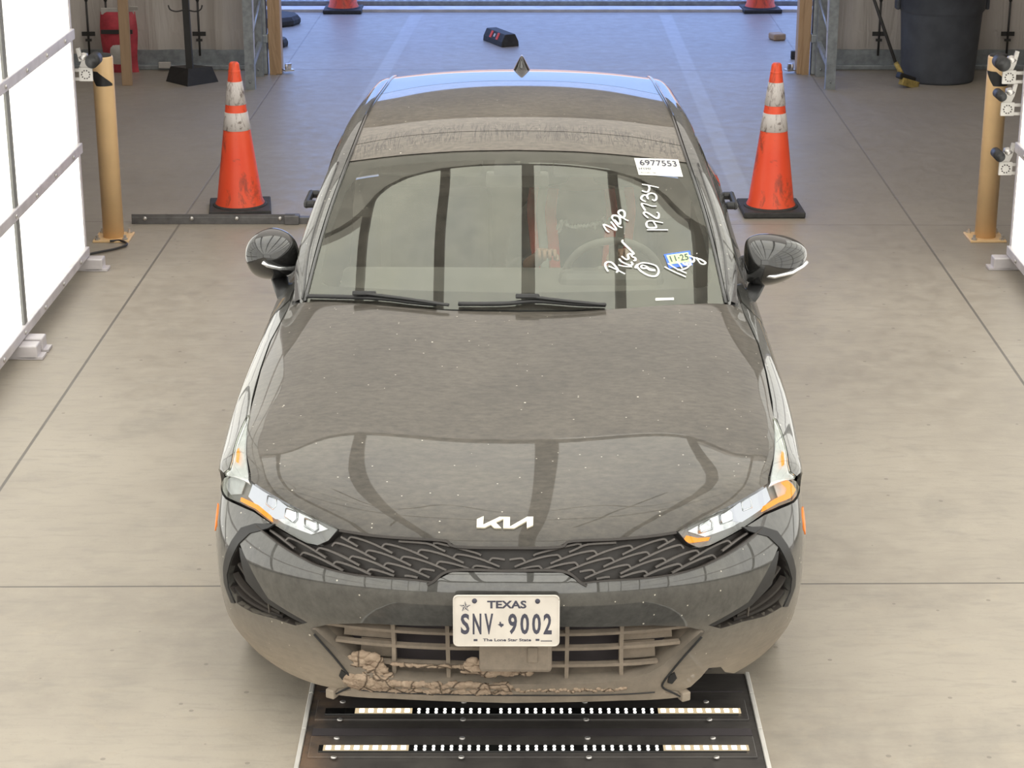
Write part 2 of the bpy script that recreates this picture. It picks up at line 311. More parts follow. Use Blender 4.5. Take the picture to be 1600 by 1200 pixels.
class Net:
    def __init__(s,ku,kv,P):
        s.ku=np.array(ku,float);s.kv=np.array(kv,float);s.P=np.array(P,float)
        s.Mu=spl(s.ku);s.Mv=spl(s.kv);s.cu={};s.cv={}
    def _w(s,c,k,M,x):
        x=round(x,5)
        if x not in c:c[x]=wts(k,M,x)
        return c[x]
    def pt(s,u,v):
        sg=1 if u>=0 else -1
        wu=s._w(s.cu,s.ku,s.Mu,abs(u));wv=s._w(s.cv,s.kv,s.Mv,v)
        p=np.einsum('i,j,ijk->k',wv,wu,s.P);p[0]*=sg
        return p
    def nrm(s,u,v):
        e=1e-3
        du=s.pt(u+e,v)-s.pt(u-e,v);dv=s.pt(u,v+e)-s.pt(u,v-e)
        n=np.cross(du,dv);return n/np.linalg.norm(n)
def mk(rows):return [[tuple(c) for c in r] for r in rows]
# lower body: hood, fenders, doors ; y backward from the nose
LU=[0,.22,.42,.60,.74,.84,.91,1.03,1.22,1.5]
LV=[0,.15,.40,.75,1.10,1.45,1.80,2.40,3.10,3.80,4.30,4.75]
LR=[
[(0,.07,.700),(.22,.08,.703),(.42,.115,.715),(.60,.19,.742),(.74,.28,.775),(.82,.37,.785),(.88,.45,.76),(.905,.52,.70),(.91,.56,.55),(.90,.60,.30)],
[(0,.14,.752),(.22,.15,.755),(.42,.18,.763),(.60,.25,.785),(.74,.34,.806),(.83,.43,.803),(.89,.49,.785),(.912,.54,.71),(.915,.58,.55),(.905,.61,.30)],
[(0,.42,.828),(.22,.42,.831),(.42,.43,.838),(.60,.46,.846),(.74,.51,.848),(.845,.56,.832),(.902,.60,.796),(.921,.64,.72),(.925,.66,.55),(.915,.67,.30)],
[(0,.78,.895),(.22,.78,.898),(.42,.78,.904),(.60,.79,.904),(.74,.81,.889),(.843,.83,.862),(.906,.86,.826),(.926,.88,.74),(.928,.89,.56),(.915,.90,.30)],
[(0,1.14,.946),(.22,1.14,.948),(.42,1.14,.953),(.60,1.14,.949),(.74,1.15,.930),(.835,1.16,.900),(.90,1.17,.864),(.926,1.18,.76),(.926,1.18,.56),(.91,1.18,.30)],
[(0,1.48,.985),(.22,1.48,.986),(.42,1.48,.988),(.60,1.49,.981),(.74,1.50,.962),(.825,1.50,.932),(.89,1.50,.893),(.918,1.50,.78),(.924,1.50,.57),(.91,1.50,.29)],
[(0,1.80,1.00),(.22,1.80,1.0),(.42,1.80,1.0),(.60,1.80,.995),(.73,1.80,.985),(.815,1.80,.962),(.882,1.80,.917),(.915,1.80,.79),(.925,1.80,.57),(.912,1.80,.28)],
[(0,2.40,1.00),(.22,2.40,1.0),(.42,2.40,1.0),(.60,2.40,1.0),(.72,2.40,.995),(.805,2.40,.972),(.878,2.40,.927),(.916,2.40,.79),(.928,2.40,.57),(.915,2.40,.28)],
[(0,3.10,1.02),(.22,3.10,1.02),(.42,3.10,1.02),(.60,3.10,1.02),(.72,3.10,1.01),(.802,3.10,.985),(.878,3.10,.940),(.918,3.10,.80),(.930,3.10,.57),(.915,3.10,.28)],
[(0,3.80,1.05),(.22,3.80,1.05),(.42,3.80,1.05),(.60,3.80,1.05),(.71,3.80,1.03),(.790,3.80,1.005),(.878,3.80,.955),(.922,3.80,.82),(.930,3.80,.57),(.915,3.80,.28)],
[(0,4.32,1.06),(.22,4.32,1.06),(.42,4.32,1.055),(.58,4.32,1.05),(.68,4.30,1.035),(.755,4.30,1.010),(.84,4.30,.955),(.89,4.30,.83),(.90,4.30,.57),(.885,4.30,.30)],
[(0,4.84,1.03),(.22,4.83,1.03),(.42,4.80,1.025),(.55,4.76,1.015),(.63,4.71,1.00),(.690,4.67,.975),(.75,4.62,.93),(.80,4.58,.82),(.83,4.55,.57),(.82,4.54,.34)],
]
NL=Net(LU,LV,mk(LR))
# glass house top: windshield, roof, rear window
WU=[0,.25,.5,.75,1.0]
WR=[((1.50,.985),(.765,1.66,.965)),((1.78,1.128),(.738,1.91,1.092)),((2.05,1.258),(.704,2.17,1.212)),((2.33,1.378),(.662,2.43,1.322)),
    ((2.62,1.432),(.640,2.68,1.378)),((3.00,1.457),(.620,3.03,1.410)),((3.40,1.456),(.598,3.40,1.412)),((3.80,1.424),(.575,3.78,1.390)),
    ((4.20,1.325),(.545,4.14,1.270)),((4.62,1.10),(.56,4.48,1.07))]
WV=[0,.3,.6,.9,1.2,1.6,2.0,2.4,2.8,3.3]
def wrow(c,e):
    r=[]
    for t in WU: r.append((e[0]*t, c[0]+(e[1]-c[0])*t**2.2, c[1]+(e[2]-c[1])*t**2.3))
    return r
NW=Net(WU,WV,[wrow(c,e) for c,e in WR])
# front fascia
FU=[0,.25,.45,.63,.78,.89,1.0,1.12]
FV=[.18,.26,.34,.42,.50,.58,.65,.72,.80]
FR=[
[(0,.115),(.25,.12),(.45,.14),(.60,.20),(.715,.30),(.79,.40),(.84,.50),(.86,.60)],
[(0,.085),(.25,.09),(.45,.115),(.615,.18),(.750,.28),(.838,.38),(.890,.49),(.905,.60)],
[(0,.070),(.25,.075),(.45,.105),(.628,.162),(.768,.258),(.862,.36),(.908,.475),(.920,.60)],
[(0,.045),(.25,.05),(.45,.085),(.63,.148),(.777,.247),(.874,.355),(.918,.47),(.928,.60)],
[(0,.012),(.25,.02),(.45,.058),(.63,.128),(.780,.235),(.877,.350),(.921,.465),(.931,.60)],
[(0,.000),(.25,.01),(.45,.050),(.63,.122),(.780,.233),(.875,.350),(.919,.462),(.930,.595)],
[(0,.028),(.25,.038),(.45,.076),(.625,.146),(.770,.253),(.863,.363),(.907,.463),(.921,.59)],
[(0,.065),(.25,.075),(.45,.115),(.615,.185),(.752,.29),(.845,.39),(.893,.475),(.910,.58)],
[(0,.115),(.25,.125),(.44,.165),(.605,.235),(.738,.335),(.830,.425),(.882,.495),(.902,.575)],
]
NF=Net(FU,FV,[[(x,y,z) for x,y in r] for r,z in zip(FR,FV)])
# ---------------- the place ----------------
def struct(name,mb,mat,parent=None,**k):
    o=mb.build(name,mat,parent,**k)
    if parent is None:o['kind']='structure'
    return o
# floor with the scanner recess left out under the car nose (plate sits in it)
struct('floor',MB().box((0,8.5,-.05),(16,30,.1)),M['floor'])
struct('floor_yard',MB().box((0,110,-.12),(160,176,.1)),M['sand'])
# hall shell
Hh=5.2
struct('ceiling',MB().box((.2,6.9,Hh+.05),(12,23.5,.1)),M['ceil'])
wl_=MB().box((-5.6,6.9,Hh/2),(.1,23.5,Hh))
for y in np.arange(-4,18,1.2): wl_.box((-5.53,y,Hh/2),(.04,.04,Hh))
struct('wall_left',wl_,M['wallp'])
wr_=MB().box((6.0,6.9,Hh/2),(.1,23.5,Hh))
for y in np.arange(-4,18,1.2): wr_.box((5.93,y,Hh/2),(.04,.04,Hh))
struct('wall_right',wr_,M['wallp'])
struct('wall_front',MB().box((-4.0,-4.8,Hh/2),(3.2,.1,Hh)).box((4.4,-4.8,Hh/2),(3.2,.1,Hh)).box((.2,-4.8,4.65),(5.2,.1,1.1)),M['wallp'])
struct('door_front_fill',MB().box((.2,-4.82,2.1),(5.2,.04,4.1)),M['frontfill'])  # unseen glowing sheet added in the entry to brighten the car's front
# rear wall: ribbed sheet curtain either side of the way out, header above it
def rearwall(name,x0,x1):
    mb=MB(); n=int((x1-x0)/.02); z0,z1=.13,Hh
    vs=[];fs=[]
    for i in range(n+1):
        x=x0+(x1-x0)*i/n; y=17.10+.012*math.sin(x*9)+.02*math.sin(x*23+1)*math.sin(x*3)
        for z in (z0,.30,.33,.9,z1): vs.append((x,y-(.012 if z==.30 else 0),z))
    for i in range(n):
        for k in range(4): a=i*5+k; fs.append((a,a+5,a+6,a+1))
    mb.add(vs,fs,True); struct(name,mb,M['tarp'])
rearwall('wall_back_left',-5.55,-2.16); rearwall('wall_back_right',2.62,5.95)
struct('wall_back',MB().box((.22,17.1,3.0+1.1),(4.9,.12,2.2)),M['wallp'])
for nm,a,b in (('baseboard_back_left',-5.55,-2.16),('baseboard_back_right',2.62,5.95)):
    struct(nm,MB().box(((a+b)/2,17.06,.02),(b-a,.06,.04),bev=.006).box(((a+b)/2,17.09,.10),(b-a,.03,.12)),M['galv'])
# timber + steel jambs of the way out
def jamb(sx,x):
    g=empty('door_jamb',(x,16.85,0),0,('tan board and grey steel tube jamb on the %s of the way out'%('left' if sx<0 else 'right')),'door jamb')
    MB().box((0,.05,1.9),(.10,.14,3.8),bev=.006).build('timber_board',M['tan'],g)
    MB().box((sx*.115,0,1.9),(.10,.10,3.8),bev=.01).box((sx*.115,-.008,.30),(.125,.11,.07),bev=.01).build('steel_tube',M['galv'],g)
    MB().add([(sx*.05+.0*t,-.03-.02*math.sin(t*3),t) for t in (0,.3,.6,.9,1.2)]+[(-sx*.01,-.045,t) for t in (0,.3,.6,.9,1.2)],[(i,i+1,i+6,i+5) for i in range(4)],True).build('peeling_sheet',M['tan'],g)
    MB().box((-sx*.10,.02,.03),(.08,.07,.012),(0,0,.4)).box((-sx*.10,.02,.06),(.05,.012,.05),(.3,0,.5)).lathe([(.012,0),(.012,.05)],(-sx*.085,.0,.03)).build('floor_latch',M['bolt'],g)
jamb(-1,-1.95); jamb(1,2.40)
def rack(sx,x):
    g=empty('steel_upright_rack',(x,16.16,0),0,('galvanised bolted steel upright frame beside the %s door jamb'%('left' if sx<0 else 'right')),'steel frame')
    for yy in (0,.56):
        MB().box((0,yy,1.3),(.075,.006,2.6)).box((-sx*.036,yy+.03,1.3),(.006,.06,2.6)).lathe([(.008,0),(.008,.008)],(0,yy-.012,.06),'Y',12).build('upright',M['galv'],g)
    MB().tube([(-sx*.03,.01,.45),(-sx*.03,.55,.62)],.012,6).box((-sx*.02,.28,.23),(.03,.60,.045),(.15,0,0)).build('cross_brace',M['galv'],g)
    for dz in (0,):
        MB().box((-sx*.02,.20,1.0),(.012,.05,1.5),(-.22,0,0)).build('diagonal_brace',M['alu'],g)
        MB().box((-sx*.035,.10,1.0),(.012,.03,1.5),(-.10,0,0)).build('diagonal_brace',M['alu'],g)
rack(-1,-2.08); rack(1,2.53)
# drop bolts on the rear curtains
for i,(x,l) in enumerate([(-3.52,'steel drop bolt on the back wall nearest the light wall at left'),(-3.36,'short steel drop bolt just behind the red bag'),(-2.60,'steel drop bolt on the back wall beside the black tool stand'),(3.05,'steel drop bolt on the back wall beside the broom'),(4.12,'steel drop bolt on the back wall at the far right of the bin')]):
    g=empty('drop_bolt',(x,17.03,0),0,l,'drop bolt','drop bolts along the back curtain')
    MB().tube([(0,0,.12),(0,0,.58)],.009,8).lathe([(.014,0),(.014,.03)],(0,0,.57),n=10).build('rod',M['dark'],g)
    MB().box((0,.01,.30),(.11,.012,.035)).box((0,.0,.25),(.05,.02,.02)).build('bracket',M['dark'],g)
g=empty('fill_fixture',(.2,13.3,5.14),0,'unseen steel frame added around the fill light over the back of the hall','ceiling light')  # out-of-view housing made up for the added fill lamp
MB().box((0,0,.03),(9.9,7.3,.02)).build('light_backing',M['white'],g)
for d_ in ((0,3.63,9.9,.06),(0,-3.63,9.9,.06),(4.93,0,.06,7.3),(-4.93,0,.06,7.3)): MB().box((d_[0],d_[1],0),(d_[2],d_[3],.06)).build('frame_bar',M['alu'],g)
# ---------------- light tunnel ----------------
def lightwall(name,side,x,y1,lab):
    g=empty(name,(0,0,0),0,lab,'light wall')
    dx=-side*.0
    ys=[y1-1.43*i for i in range(11)]; zs=[.10,.68,1.30,1.92,2.54,3.16,3.78]
    ang=.0115 # wall follows the lane
    X=lambda y:x
    g.rotation_euler=(0,0,-.0135); Pv=Vector((x,y1,0)); g.location=Pv-Matrix.Rotation(-.0135,3,'Z')@Pv
    n=0
    for k in range(len(zs)-1):
        for i in range(len(ys)-1):
            a,b=ys[i+1],ys[i]; z0,z1=zs[k]+.02,zs[k+1]-.02; xa=X((a+b)/2)
            MB().box((xa+side*.016,(a+b)/2,(z0+z1)/2),(.016,b-a-.034,z1-z0)).build('light_panel',M['lightwall'],g)
    for k,z in enumerate(zs):
        mb=MB().box((x+side*.0,(ys[0]+ys[-1])/2,z),(.03,ys[0]-ys[-1],.056 if k else .05),bev=.004); mb.build('rail',M['alu'],g)
        sb=MB()
        for y in np.arange(ys[-1]+.2,ys[0],.42): sb.lathe([(.011,0),(.011,.006),(.005,.009)],(x-side*.015,y,z),'X',10,R=Matrix.Diagonal((-side,1,1)))
        sb.build('screw_row',M['bolt'],g)
    for y in ys: MB().box((x+side*.022,y-.0,1.94),(.022,.044,3.7)).build('post',M['alu'],g)
    for y in ys[1:]: MB().box((x+side*.002,y,1.94),(.012,.062,3.68)).build('seam_strip',M['seam'],g)
    MB().box((x+side*.04,ys[0]+.012,1.94),(.07,.022,3.7)).build('end_post',M['alu'],g)
    for y in ys[:4]:
        for q in (.0,.12):
            if y==ys[0] and q: continue
            MB().box((x-side*.02,y-.03-q,.035),(.15,.085,.07),bev=.006).box((x-side*.06,y-.03-q,.008),(.12,.085,.012)).build('foot',M['alu'],g)
    MB().box((x+side*.07,(ys[0]+ys[-1])/2,1.94),(.02,ys[0]-ys[-1],3.7)).build('backing_sheet',M['dark'],g)
    return g
lightwall('light_wall',-1,-2.352,10.96,'tall backlit white panel wall in aluminium rails along the left side of the lane')
lightwall('light_wall',1,2.757,10.98,'backlit white panel wall at the right edge, mostly out of view')
g=empty('light_canopy',(0,0,0),0,'overhead canopy of backlit white sheets and dark beams, seen mirrored in hood and windshield','light canopy')
CX=[-2.45,-1.66,-.74,.10,1.02,1.98,2.85]; CY=[-3.4,-.9,1.7,4.2,6.6,CANY]; CZ=4.0
for i in range(6):
    ye=CANY+(-.12,.0,.0,.10,-.10,-.25)[i]
    for j in range(5):
        a,b=CY[j],(CY[j+1] if j<4 else ye)
        MB().box(((CX[i]+CX[i+1])/2,(a+b)/2,CZ+.03),(CX[i+1]-CX[i]-.04,b-a-.03,.02)).build('light_panel',M['tunnel'],g)
for x in CX: MB().box((x,(CY[0]+CY[-1])/2,CZ),(.105 if abs(x)<2.2 else .07,CY[-1]-CY[0],.09)).build('beam',M['dark'],g)
for y in CY: MB().box(((CX[0]+CX[-1])/2,y,CZ+.005),(CX[-1]-CX[0],.035,.05)).build('cross_rod',M['dark'],g)
for pts in ([(-2.2,7.3),(-1.5,7.45),(-.8,6.9),(-.35,7.5),(0,7.2),(.4,7.4),(.8,7.0),(1.3,7.35),(2.2,7.1)],[(.75,7.6),(.55,7.0),(.45,6.3),(.35,5.6)],[(-.95,7.55),(-.7,6.5),(-.95,5.3)],[(-2.0,7.5),(-1.6,7.55),(-1.4,6.9),(-1.9,6.5),(-1.2,5.6)]):
    MB().tube(catmull([(x,y,CZ-.10-.03*math.sin(x*3+y)) for x,y in pts],8),.012,6).build('cable',M['dark'],g)
MB().box((.2,(CY[0]+CANY)/2-.3,CZ+.12),(5.4,CANY-CY[0]-.8,.03)).build('cover_sheet',M['dark'],g)
# ---------------- sensors on the end posts ----------------
def sensor(x,z,side,r,lab,cable=False,yy=11.02):
    g=empty('sensor_camera',(x,yy,z),0,lab,'sensor','sensors on brackets at the ends of the light walls')
    MB().lathe([(r,-.07),(r,.05)],(-side*.05,0,.045),'Y',20).lathe([(r*.8,0),(r*.8,.004)],(-side*.05,-.074,.045),'Y',20).build('sensor_body',M['black'],g)
    MB().lathe([(.02,0),(.026,.02),(.02,.045)],(-side*.01,.02,.055),'X',14,R=Matrix.Diagonal((side,1,1))).build('clamp_ball',M['bolt'],g)
    MB().box((side*.0,0,-.035),(.075,.012,.075),bev=.004).box((side*.085,0,-.012),(.10,.012,.016)).box((side*.085,0,-.060),(.10,.012,.016)).box((side*.0,.012,.02),(.05,.02,.05),(0,.4,0)).box((side*.03,.01,.07),(.02,.02,.07),(0,side*.2,0)).build('bracket',M['white'],g)
    h=MB()
    for k in range(10): h.lathe([(.0035,0),(.0035,.003)],(math.cos(k*.628)*.022,-.0095,-.035+math.sin(k*.628)*.022),'Y',8)
    h.build('bolt_holes',M['void'],g)
    if cable: MB().tube(catmull([(side*.02,.01,.07),(side*.06,.015,.09),(side*.12,.01,.15),(side*.15,0,.19)],4),.006,6).build('cable',M['black'],g)
sensor(-2.305,1.105,-1,.036,'black round sensor on white perforated bracket at the left light wall')
sensor(2.69,1.090,1,.038,'topmost of three sensors at the right light wall')
sensor(2.695,.915,1,.026,'middle one of three sensors at the right light wall')
sensor(2.71,.585,1,.028,'lowest of three sensors at the right light wall, with a cable',True)
# ---------------- bollards ----------------
def bollard(x,y,fl,lab):
    g=empty('bollard',(x,y,0),0,lab,'bollard','cream bollards at the lane edges')
    MB().lathe([(.0605,.012),(.0605,1.06),(.0585,1.068)],(0,0,0),n=40).build('post',M['yel'],g)
    MB().lathe([(.054,1.062),(.05,1.078),(.03,1.083)],(0,0,0),n=32).build('cap',M['rubber'],g)
    # slanted black band, a partial wrap on the camera side
    vs=[];N=24
    for i in range(N+1):
        t=i/N; a=math.radians(-178+t*150) if fl<0 else math.radians(-165+t*140)
        top=.988 if t<.45 else .988-(t-.45)/.55*.072; bot=.988-t/.38*.083 if t<.38 else .905
        if bot>top: bot=top
        for z in (bot,top): vs.append((math.cos(a)*.0618,math.sin(a)*.0618,z))
    MB().add(vs,[(2*i,2*i+2,2*i+3,2*i+1) for i in range(N)],True).build('black_band',M['black'],g)
    MB().box((0,0,.006),(.21,.21,.012),bev=.003).build('base_plate',M['yel'],g)
    for a in(-1,1):
        for c in(-1,1): MB().lathe([(.016,.012),(.016,.022),(.009,.023),(.009,.04)],(a*.08,c*.08,0),n=6,smooth=False).build('anchor_bolt',M['bolt'],g)
bollard(-2.328,11.60,-1,'left-hand cream steel bollard with slanted black band, beside the floor rail')
bollard(2.765,11.60,-1,'right-hand cream steel bollard with slanted black band, beside the three sensors')
g=tag(MB().tube(catmull([(-2.33,11.49,.012),(-2.27,11.50,.012),(-2.22,11.42,.012),(-2.26,11.33,.012),(-2.36,11.24,.012),(-2.40,11.2,.012)],6),.007,6).build('floor_cable',M['black']),'thin black cable looping on the floor by the left bollard','cable')
# floor rail
g=empty('floor_rail',(0,0,0),0,'low grey steel floor rail running from the left bollard to the car','rail')
MB().box((-1.79,11.95,.022),(.98,.05,.044),bev=.003).box((-1.79,11.93,.03),(.98,.006,.06)).build('long_section',M['dark2'],g)
MB().box((-1.17,11.95,.02),(.24,.05,.04),bev=.003).box((-1.32,11.94,.028),(.09,.07,.055),bev=.006).build('joiner',M['dark2'],g)
for x in (-2.2,-1.92,-1.65,-1.39): MB().lathe([(.013,0),(.013,.006),(.007,.01)],(x,11.927,.035),'Y',10,R=Matrix.Diagonal((1,-1,1))).build('screw',M['bolt'],g)
# ---------------- traffic cones ----------------
def cone_proto():
    g=empty('traffic_cone')
    MB().lathe([(.152,.035),(.150,.05),(.138,.075),(.031,.895),(.030,.905),(.021,.915),(.016,.915)],(0,0,0),n=44).lathe([(.036,.845),(.037,.86),(.034,.87)],n=44).build('cone_body',M['cone'],g)
    for nm,z0,z1 in (('upper_sleeve',.66,.80),('lower_sleeve',.505,.615)):
        r=lambda z:.138-(z-.075)/.82*.107+.0025
        MB().lathe([(r(z0)-.003,z0),(r(z0),z0+.002),(r(z1),z1-.002),(r(z1)-.003,z1)],n=44).build('reflective_sleeve',M['collar'],g)
    o=MB().box((0,0,.02),(.375,.375,.036),bev=.008).lathe([(.17,.036),(.158,.046),(.15,.048)],n=40).build('rubber_base',M['rubber'],g)
    return g
cp=cone_proto()
for i,(x,y,r,l) in enumerate([(-1.672,12.27,.12,'orange traffic cone left of the car, on the near floor'),(1.588,12.24,.02,'orange traffic cone right of the car, on the near floor'),(-1.655,20.21,.0,'distant orange cone at the left end of the drain grate'),(2.44,20.24,.05,'distant orange cone at the right end of the drain grate')]):
    c=cp if i==0 else copy_tree(cp); c.location=(x,y,0); c.rotation_euler=(0,0,r); tag(c,l,'traffic cone','orange traffic cones')
# ---------------- back-left: bag, plank, stand ----------------
g=empty('paper_sack',(-3.245,16.93,0),0,'red and white sack standing against the back wall behind a wooden plank','sack')
def pillow(w,h,d,n=10):
    vs=[];fs=[]
    for sgn in(-1,1):
        for i in range(n+1):
            for j in range(n+1):
                u,v=i/n*2-1,j/n; dd=(1-abs(u)**3)*(math.sin(math.pi*min(max(v,.02),.98))**.5)
                vs.append((u*w/2*(1-.05*math.sin(v*7)),sgn*d/2*dd,v*h))
    m=(n+1)**2
    for s_ in(0,1):
        for i in range(n):
            for j in range(n):
                a=s_*m+i*(n+1)+j; f=(a,a+n+1,a+n+2,a+1); fs.append(f if s_ else f[::-1])
    return vs,fs
v_,f_=pillow(.295,.50,.13); MB().add(v_,f_,True).build('sack_body',M['red'],g)
v_,f_=pillow(.20,.24,.10); MB().add([(a,b-.022,c+.06) for a,b,c in v_],f_,True).build('white_label',M['white'],g)
MB().box((0,0,.505),(.27,.02,.05),(.1,0,.03)).box((.09,-.03,.535),(.17,.012,.03),(.4,0,-.12)).build('torn_top',M['white'],g)
MB().box((-.005,-.068,.345),(.26,.006,.035)).build('dark_stripe',M['dark'],g)
tag(MB().box((-3.09,16.36,.62),(.082,.038,1.24),(-.02,0,0),bev=.003).build('lumber_plank',M['wood']),'upright bare lumber plank in front of the red sack','plank')
g=empty('tool_stand',(-2.60,16.42,0),0,'black steel pole stand with two hooks on a folded base, left of the steel frame','stand')
MB().box((.0,0,.6),(.052,.052,1.2),(0,-.012,0)).build('pole',M['dark'],g)
MB().add([(-.21,.10,.0),(0,-.13,0),(.22,.08,0),(-.17,.12,.12),(0,-.05,.13),(.17,.10,.12),(-.02,.2,0),(0,.2,.12)],[(0,1,4,3),(1,2,5,4),(3,4,5,7),(0,3,7,6),(2,6,7,5)]).build('folded_base',M['black'],g)
for s_ in(-1,1): MB().tube(catmull([(0,-.02,.60),(s_*.07,-.03,.585),(s_*.12,-.035,.60),(s_*.135,-.035,.635)],4),.006,6).build('hook',M['dark'],g)
tag(MB().box((-3.02+.13,16.98,.05),(.10,.03,.05),bev=.004).build('wall_outlet_box',M['white']),'small white box low on the back wall between sack and stand','box')
# ---------------- back-right: bin, broom ----------------
g=empty('waste_bin',(3.47,16.62,0),0,'large round grey plastic waste bin against the back wall','waste bin')
MB().lathe([(.285,0),(.292,.02),(.325,.55),(.33,.56),(.345,.58),(.355,.80),(.37,.81),(.37,.84),(.35,.84),(.335,.80),(.27,.03)],n=48).build('bin_body',M['bin'],g)
for s_ in(-1,1): MB().box((s_*.385,0,.69),(.07,.13,.05),bev=.012).box((s_*.36,0,.62),(.03,.10,.10),bev=.01).build('handle',M['bin'],g)
g=empty('push_broom',(3.12,16.30,0),0,'broom with dark handle and yellow bristles leaning beside the grey bin','broom')
MB().tube([(-.03,.02,.13),(-.42,.62,1.28)],.013,10).build('handle',M['dark'],g)
MB().tube([(.0,-.03,.09),(-.045,.045,.18)],.020,10).build('socket',M['brush'],g)
MB().box((.03,-.02,.075),(.17,.06,.05),(0,.35,.5),bev=.01).build('head',M['black'],g)
MB().box((.055,-.03,.032),(.17,.055,.06),(0,.3,.5),bev=.006).build('bristles',M['brush'],g)
# ---------------- the yard beyond ----------------
g=empty('wheel_stop',(-.10,18.36,0),.42,'short black rubber wheel stop with faded stickers on the yard floor','wheel stop')
pf=[(-.085,0),(.085,0),(.08,.045),(.048,.11),(-.048,.11),(-.08,.045)]
MB().prism(pf,Matrix.Translation((0,.21,0))@Matrix.Rotation(math.pi/2,4,'X'),.42).build('rubber_block',M['rubber'],g,bevel=.006)
MB().box((-.066,-.08,.078),(.062,.04,.004),(0,-1.11,0)).box((-.066,.06,.078),(.062,.04,.004),(0,-1.11,0)).build('faded_sticker',M['redc'],g)
MB().box((-.066,-.01,.078),(.03,.03,.004),(0,-1.11,0)).build('pale_sticker',M['white'],g)
for x,y,r,h,l in ((-2.27,19.45,.27,.085,'flat round black rubber base left of the way out, nearer the drain'),(-2.13,18.2,.14,.07,'small round black rubber base half hidden by the left jamb')):
    tag(MB().lathe([(r*.96,0),(r,.02),(r,h*.6),(r*.9,h),(r*.3,h*1.02)],(x,y,0),n=10,smooth=False).build('rubber_base_weight',M['rubber']),l,'rubber base')
tag(MB().box((2.40,18.55,.03),(.12,.14,.06),(0,0,.3),bev=.015).build('timber_block',M['wood']),'small timber block at the right door jamb on the yard floor','block')
tag(MB().box((2.42,17.55,.035),(.05,.05,.07),bev=.008).build('door_stop',M['rubber']),'small black stop on the yard floor by the right jamb','door stop')
# drain: channel, raised kerb and grate
struct('trim_1',MB().box((.3,20.27,.012),(6.2,.22,.03),bev=.004),M['white'])
struct('floor_drain',MB().box((.3,21.05,.0),(6.2,1.3,.02)),M['void'])
g=empty('drain_grate',(.3,21.05,0),0,'steel lattice grate over the drain at the far edge of the yard','grate')
mb=MB()
for i in range(86): mb.box((-3.1+i*.072,.0,.030),(.030,1.0,.03))
for j in range(14): mb.box((0,-.48+j*.074,.032),(6.2,.030,.03))
mb.build('lattice',M['galv'],g); MB().box((0,-.52,.03),(6.2,.03,.05)).build('edge_bar',M['galv'],g)
# ---------------- under-vehicle scanner plate ----------------
g=empty('underbody_scanner',(.062,5.86,0),0,'flat black under-vehicle scanner plate with two rows of lit LEDs in front of the car','scanner plate')
MB().box((0,-.41,.006),(1.40,1.18,.012),bev=.002).build('base_plate',M['plate_steel'],g)
for s_ in(-1,1):
    for a,b in ((-1.0,-.205),(-.20,.03),(.035,.18)): MB().box((s_*.708,(a+b)/2,.008),(.014,b-a,.022),(0,0,0),bev=.003).build('edge_trim',M['white'],g)
for y in (-.10,-.336):
    q=empty('light_bar',(0,y,.012)); q.parent=g
    MB().box((0,.02,.003),(1.36,.13,.008),bev=.002).build('bar_plate',M['plate_steel'],q)
    MB().box((0,0,.009),(1.30,.040,.006),bev=.001).build('led_window',M['blackg'],q)
    for c0 in (-.506,.528):
        wd=.26 if (y<-.2 or c0>0) else .18
        MB().box((c0+(.26-wd)/2,0,.0125),(wd,.032,.002)).build('led_diffuser',M['diffuser'],q)
    dots=MB()
    for k in range(4):
        for yy in (-.052,.066): dots.lathe([(.009,0),(.009,.004),(.004,.006)],(-.60+k*.385,yy,.007),n=12)
    dots.build('screws',M['bolt'],q)
    L=MB().lathe([(.0050,0),(.0045,.003),(.002,.0042)],n=12).build('led',M['led'],q); L.location=(99,99,0); first=True
    def put(ob,x,yv):
        global first
        c=ob.copy(); COL.objects.link(c); c.parent=q; c.location=(x,yv,.012); return c
    for c0 in (-.246,.012,.270):
        for k in range(9):
            for yy in (.0085,-.0095): put(L,c0+(k-4)*.0272,yy)
    Wm=MB().box((0,0,0),(.017,.026,.005),bev=.002).build('led',M['ledw'],q)
    for c0 in (-.506,.528):
        for k in range(9):
            if y==-.10 and c0<0 and k<3: continue
            put(Wm,c0+(k-4)*.0285,0)
    bpy.data.objects.remove(L); bpy.data.objects.remove(Wm)
MB().box((.0,-.218,.013),(1.36,.045,.003)).build('slot_cover',M['void'],g)
MB().box((.0,.05,.014),(1.36,.004,.004)).build('plate_seam',M['void'],g)
# ---------------- the car ----------------
CAR=empty('sedan_car',(-.015,5.43,0),math.radians(-.9),'black four-door sedan with muddy front bumper, seen nose-on, over the scanner plate','car')
def dens(poly,step):
    out=[];n=len(poly)
    for i in range(n):
        a=poly[i];b=poly[(i+1)%n];k=max(1,int(math.hypot(b[0]-a[0],b[1]-a[1])/step))
        for q in range(k): out.append((a[0]+(b[0]-a[0])*q/k,a[1]+(b[1]-a[1])*q/k))
    return out
def inside(p,poly):
    x,y=p;c=False;n=len(poly);j=n-1
    for i in range(n):
        a=poly[i];b=poly[j]
        if (a[1]>y)!=(b[1]>y) and x<(b[0]-a[0])*(y-a[1])/(b[1]-a[1]+1e-12)+a[0]: c=not c
        j=i
    return c
def mirror(half): # outline from the centre line to the centre line -> whole
    return list(half)+[(-u,v) for u,v in reversed(half) if abs(u)>1e-6]
def flip(poly): return [(-u,v) for u,v in poly]
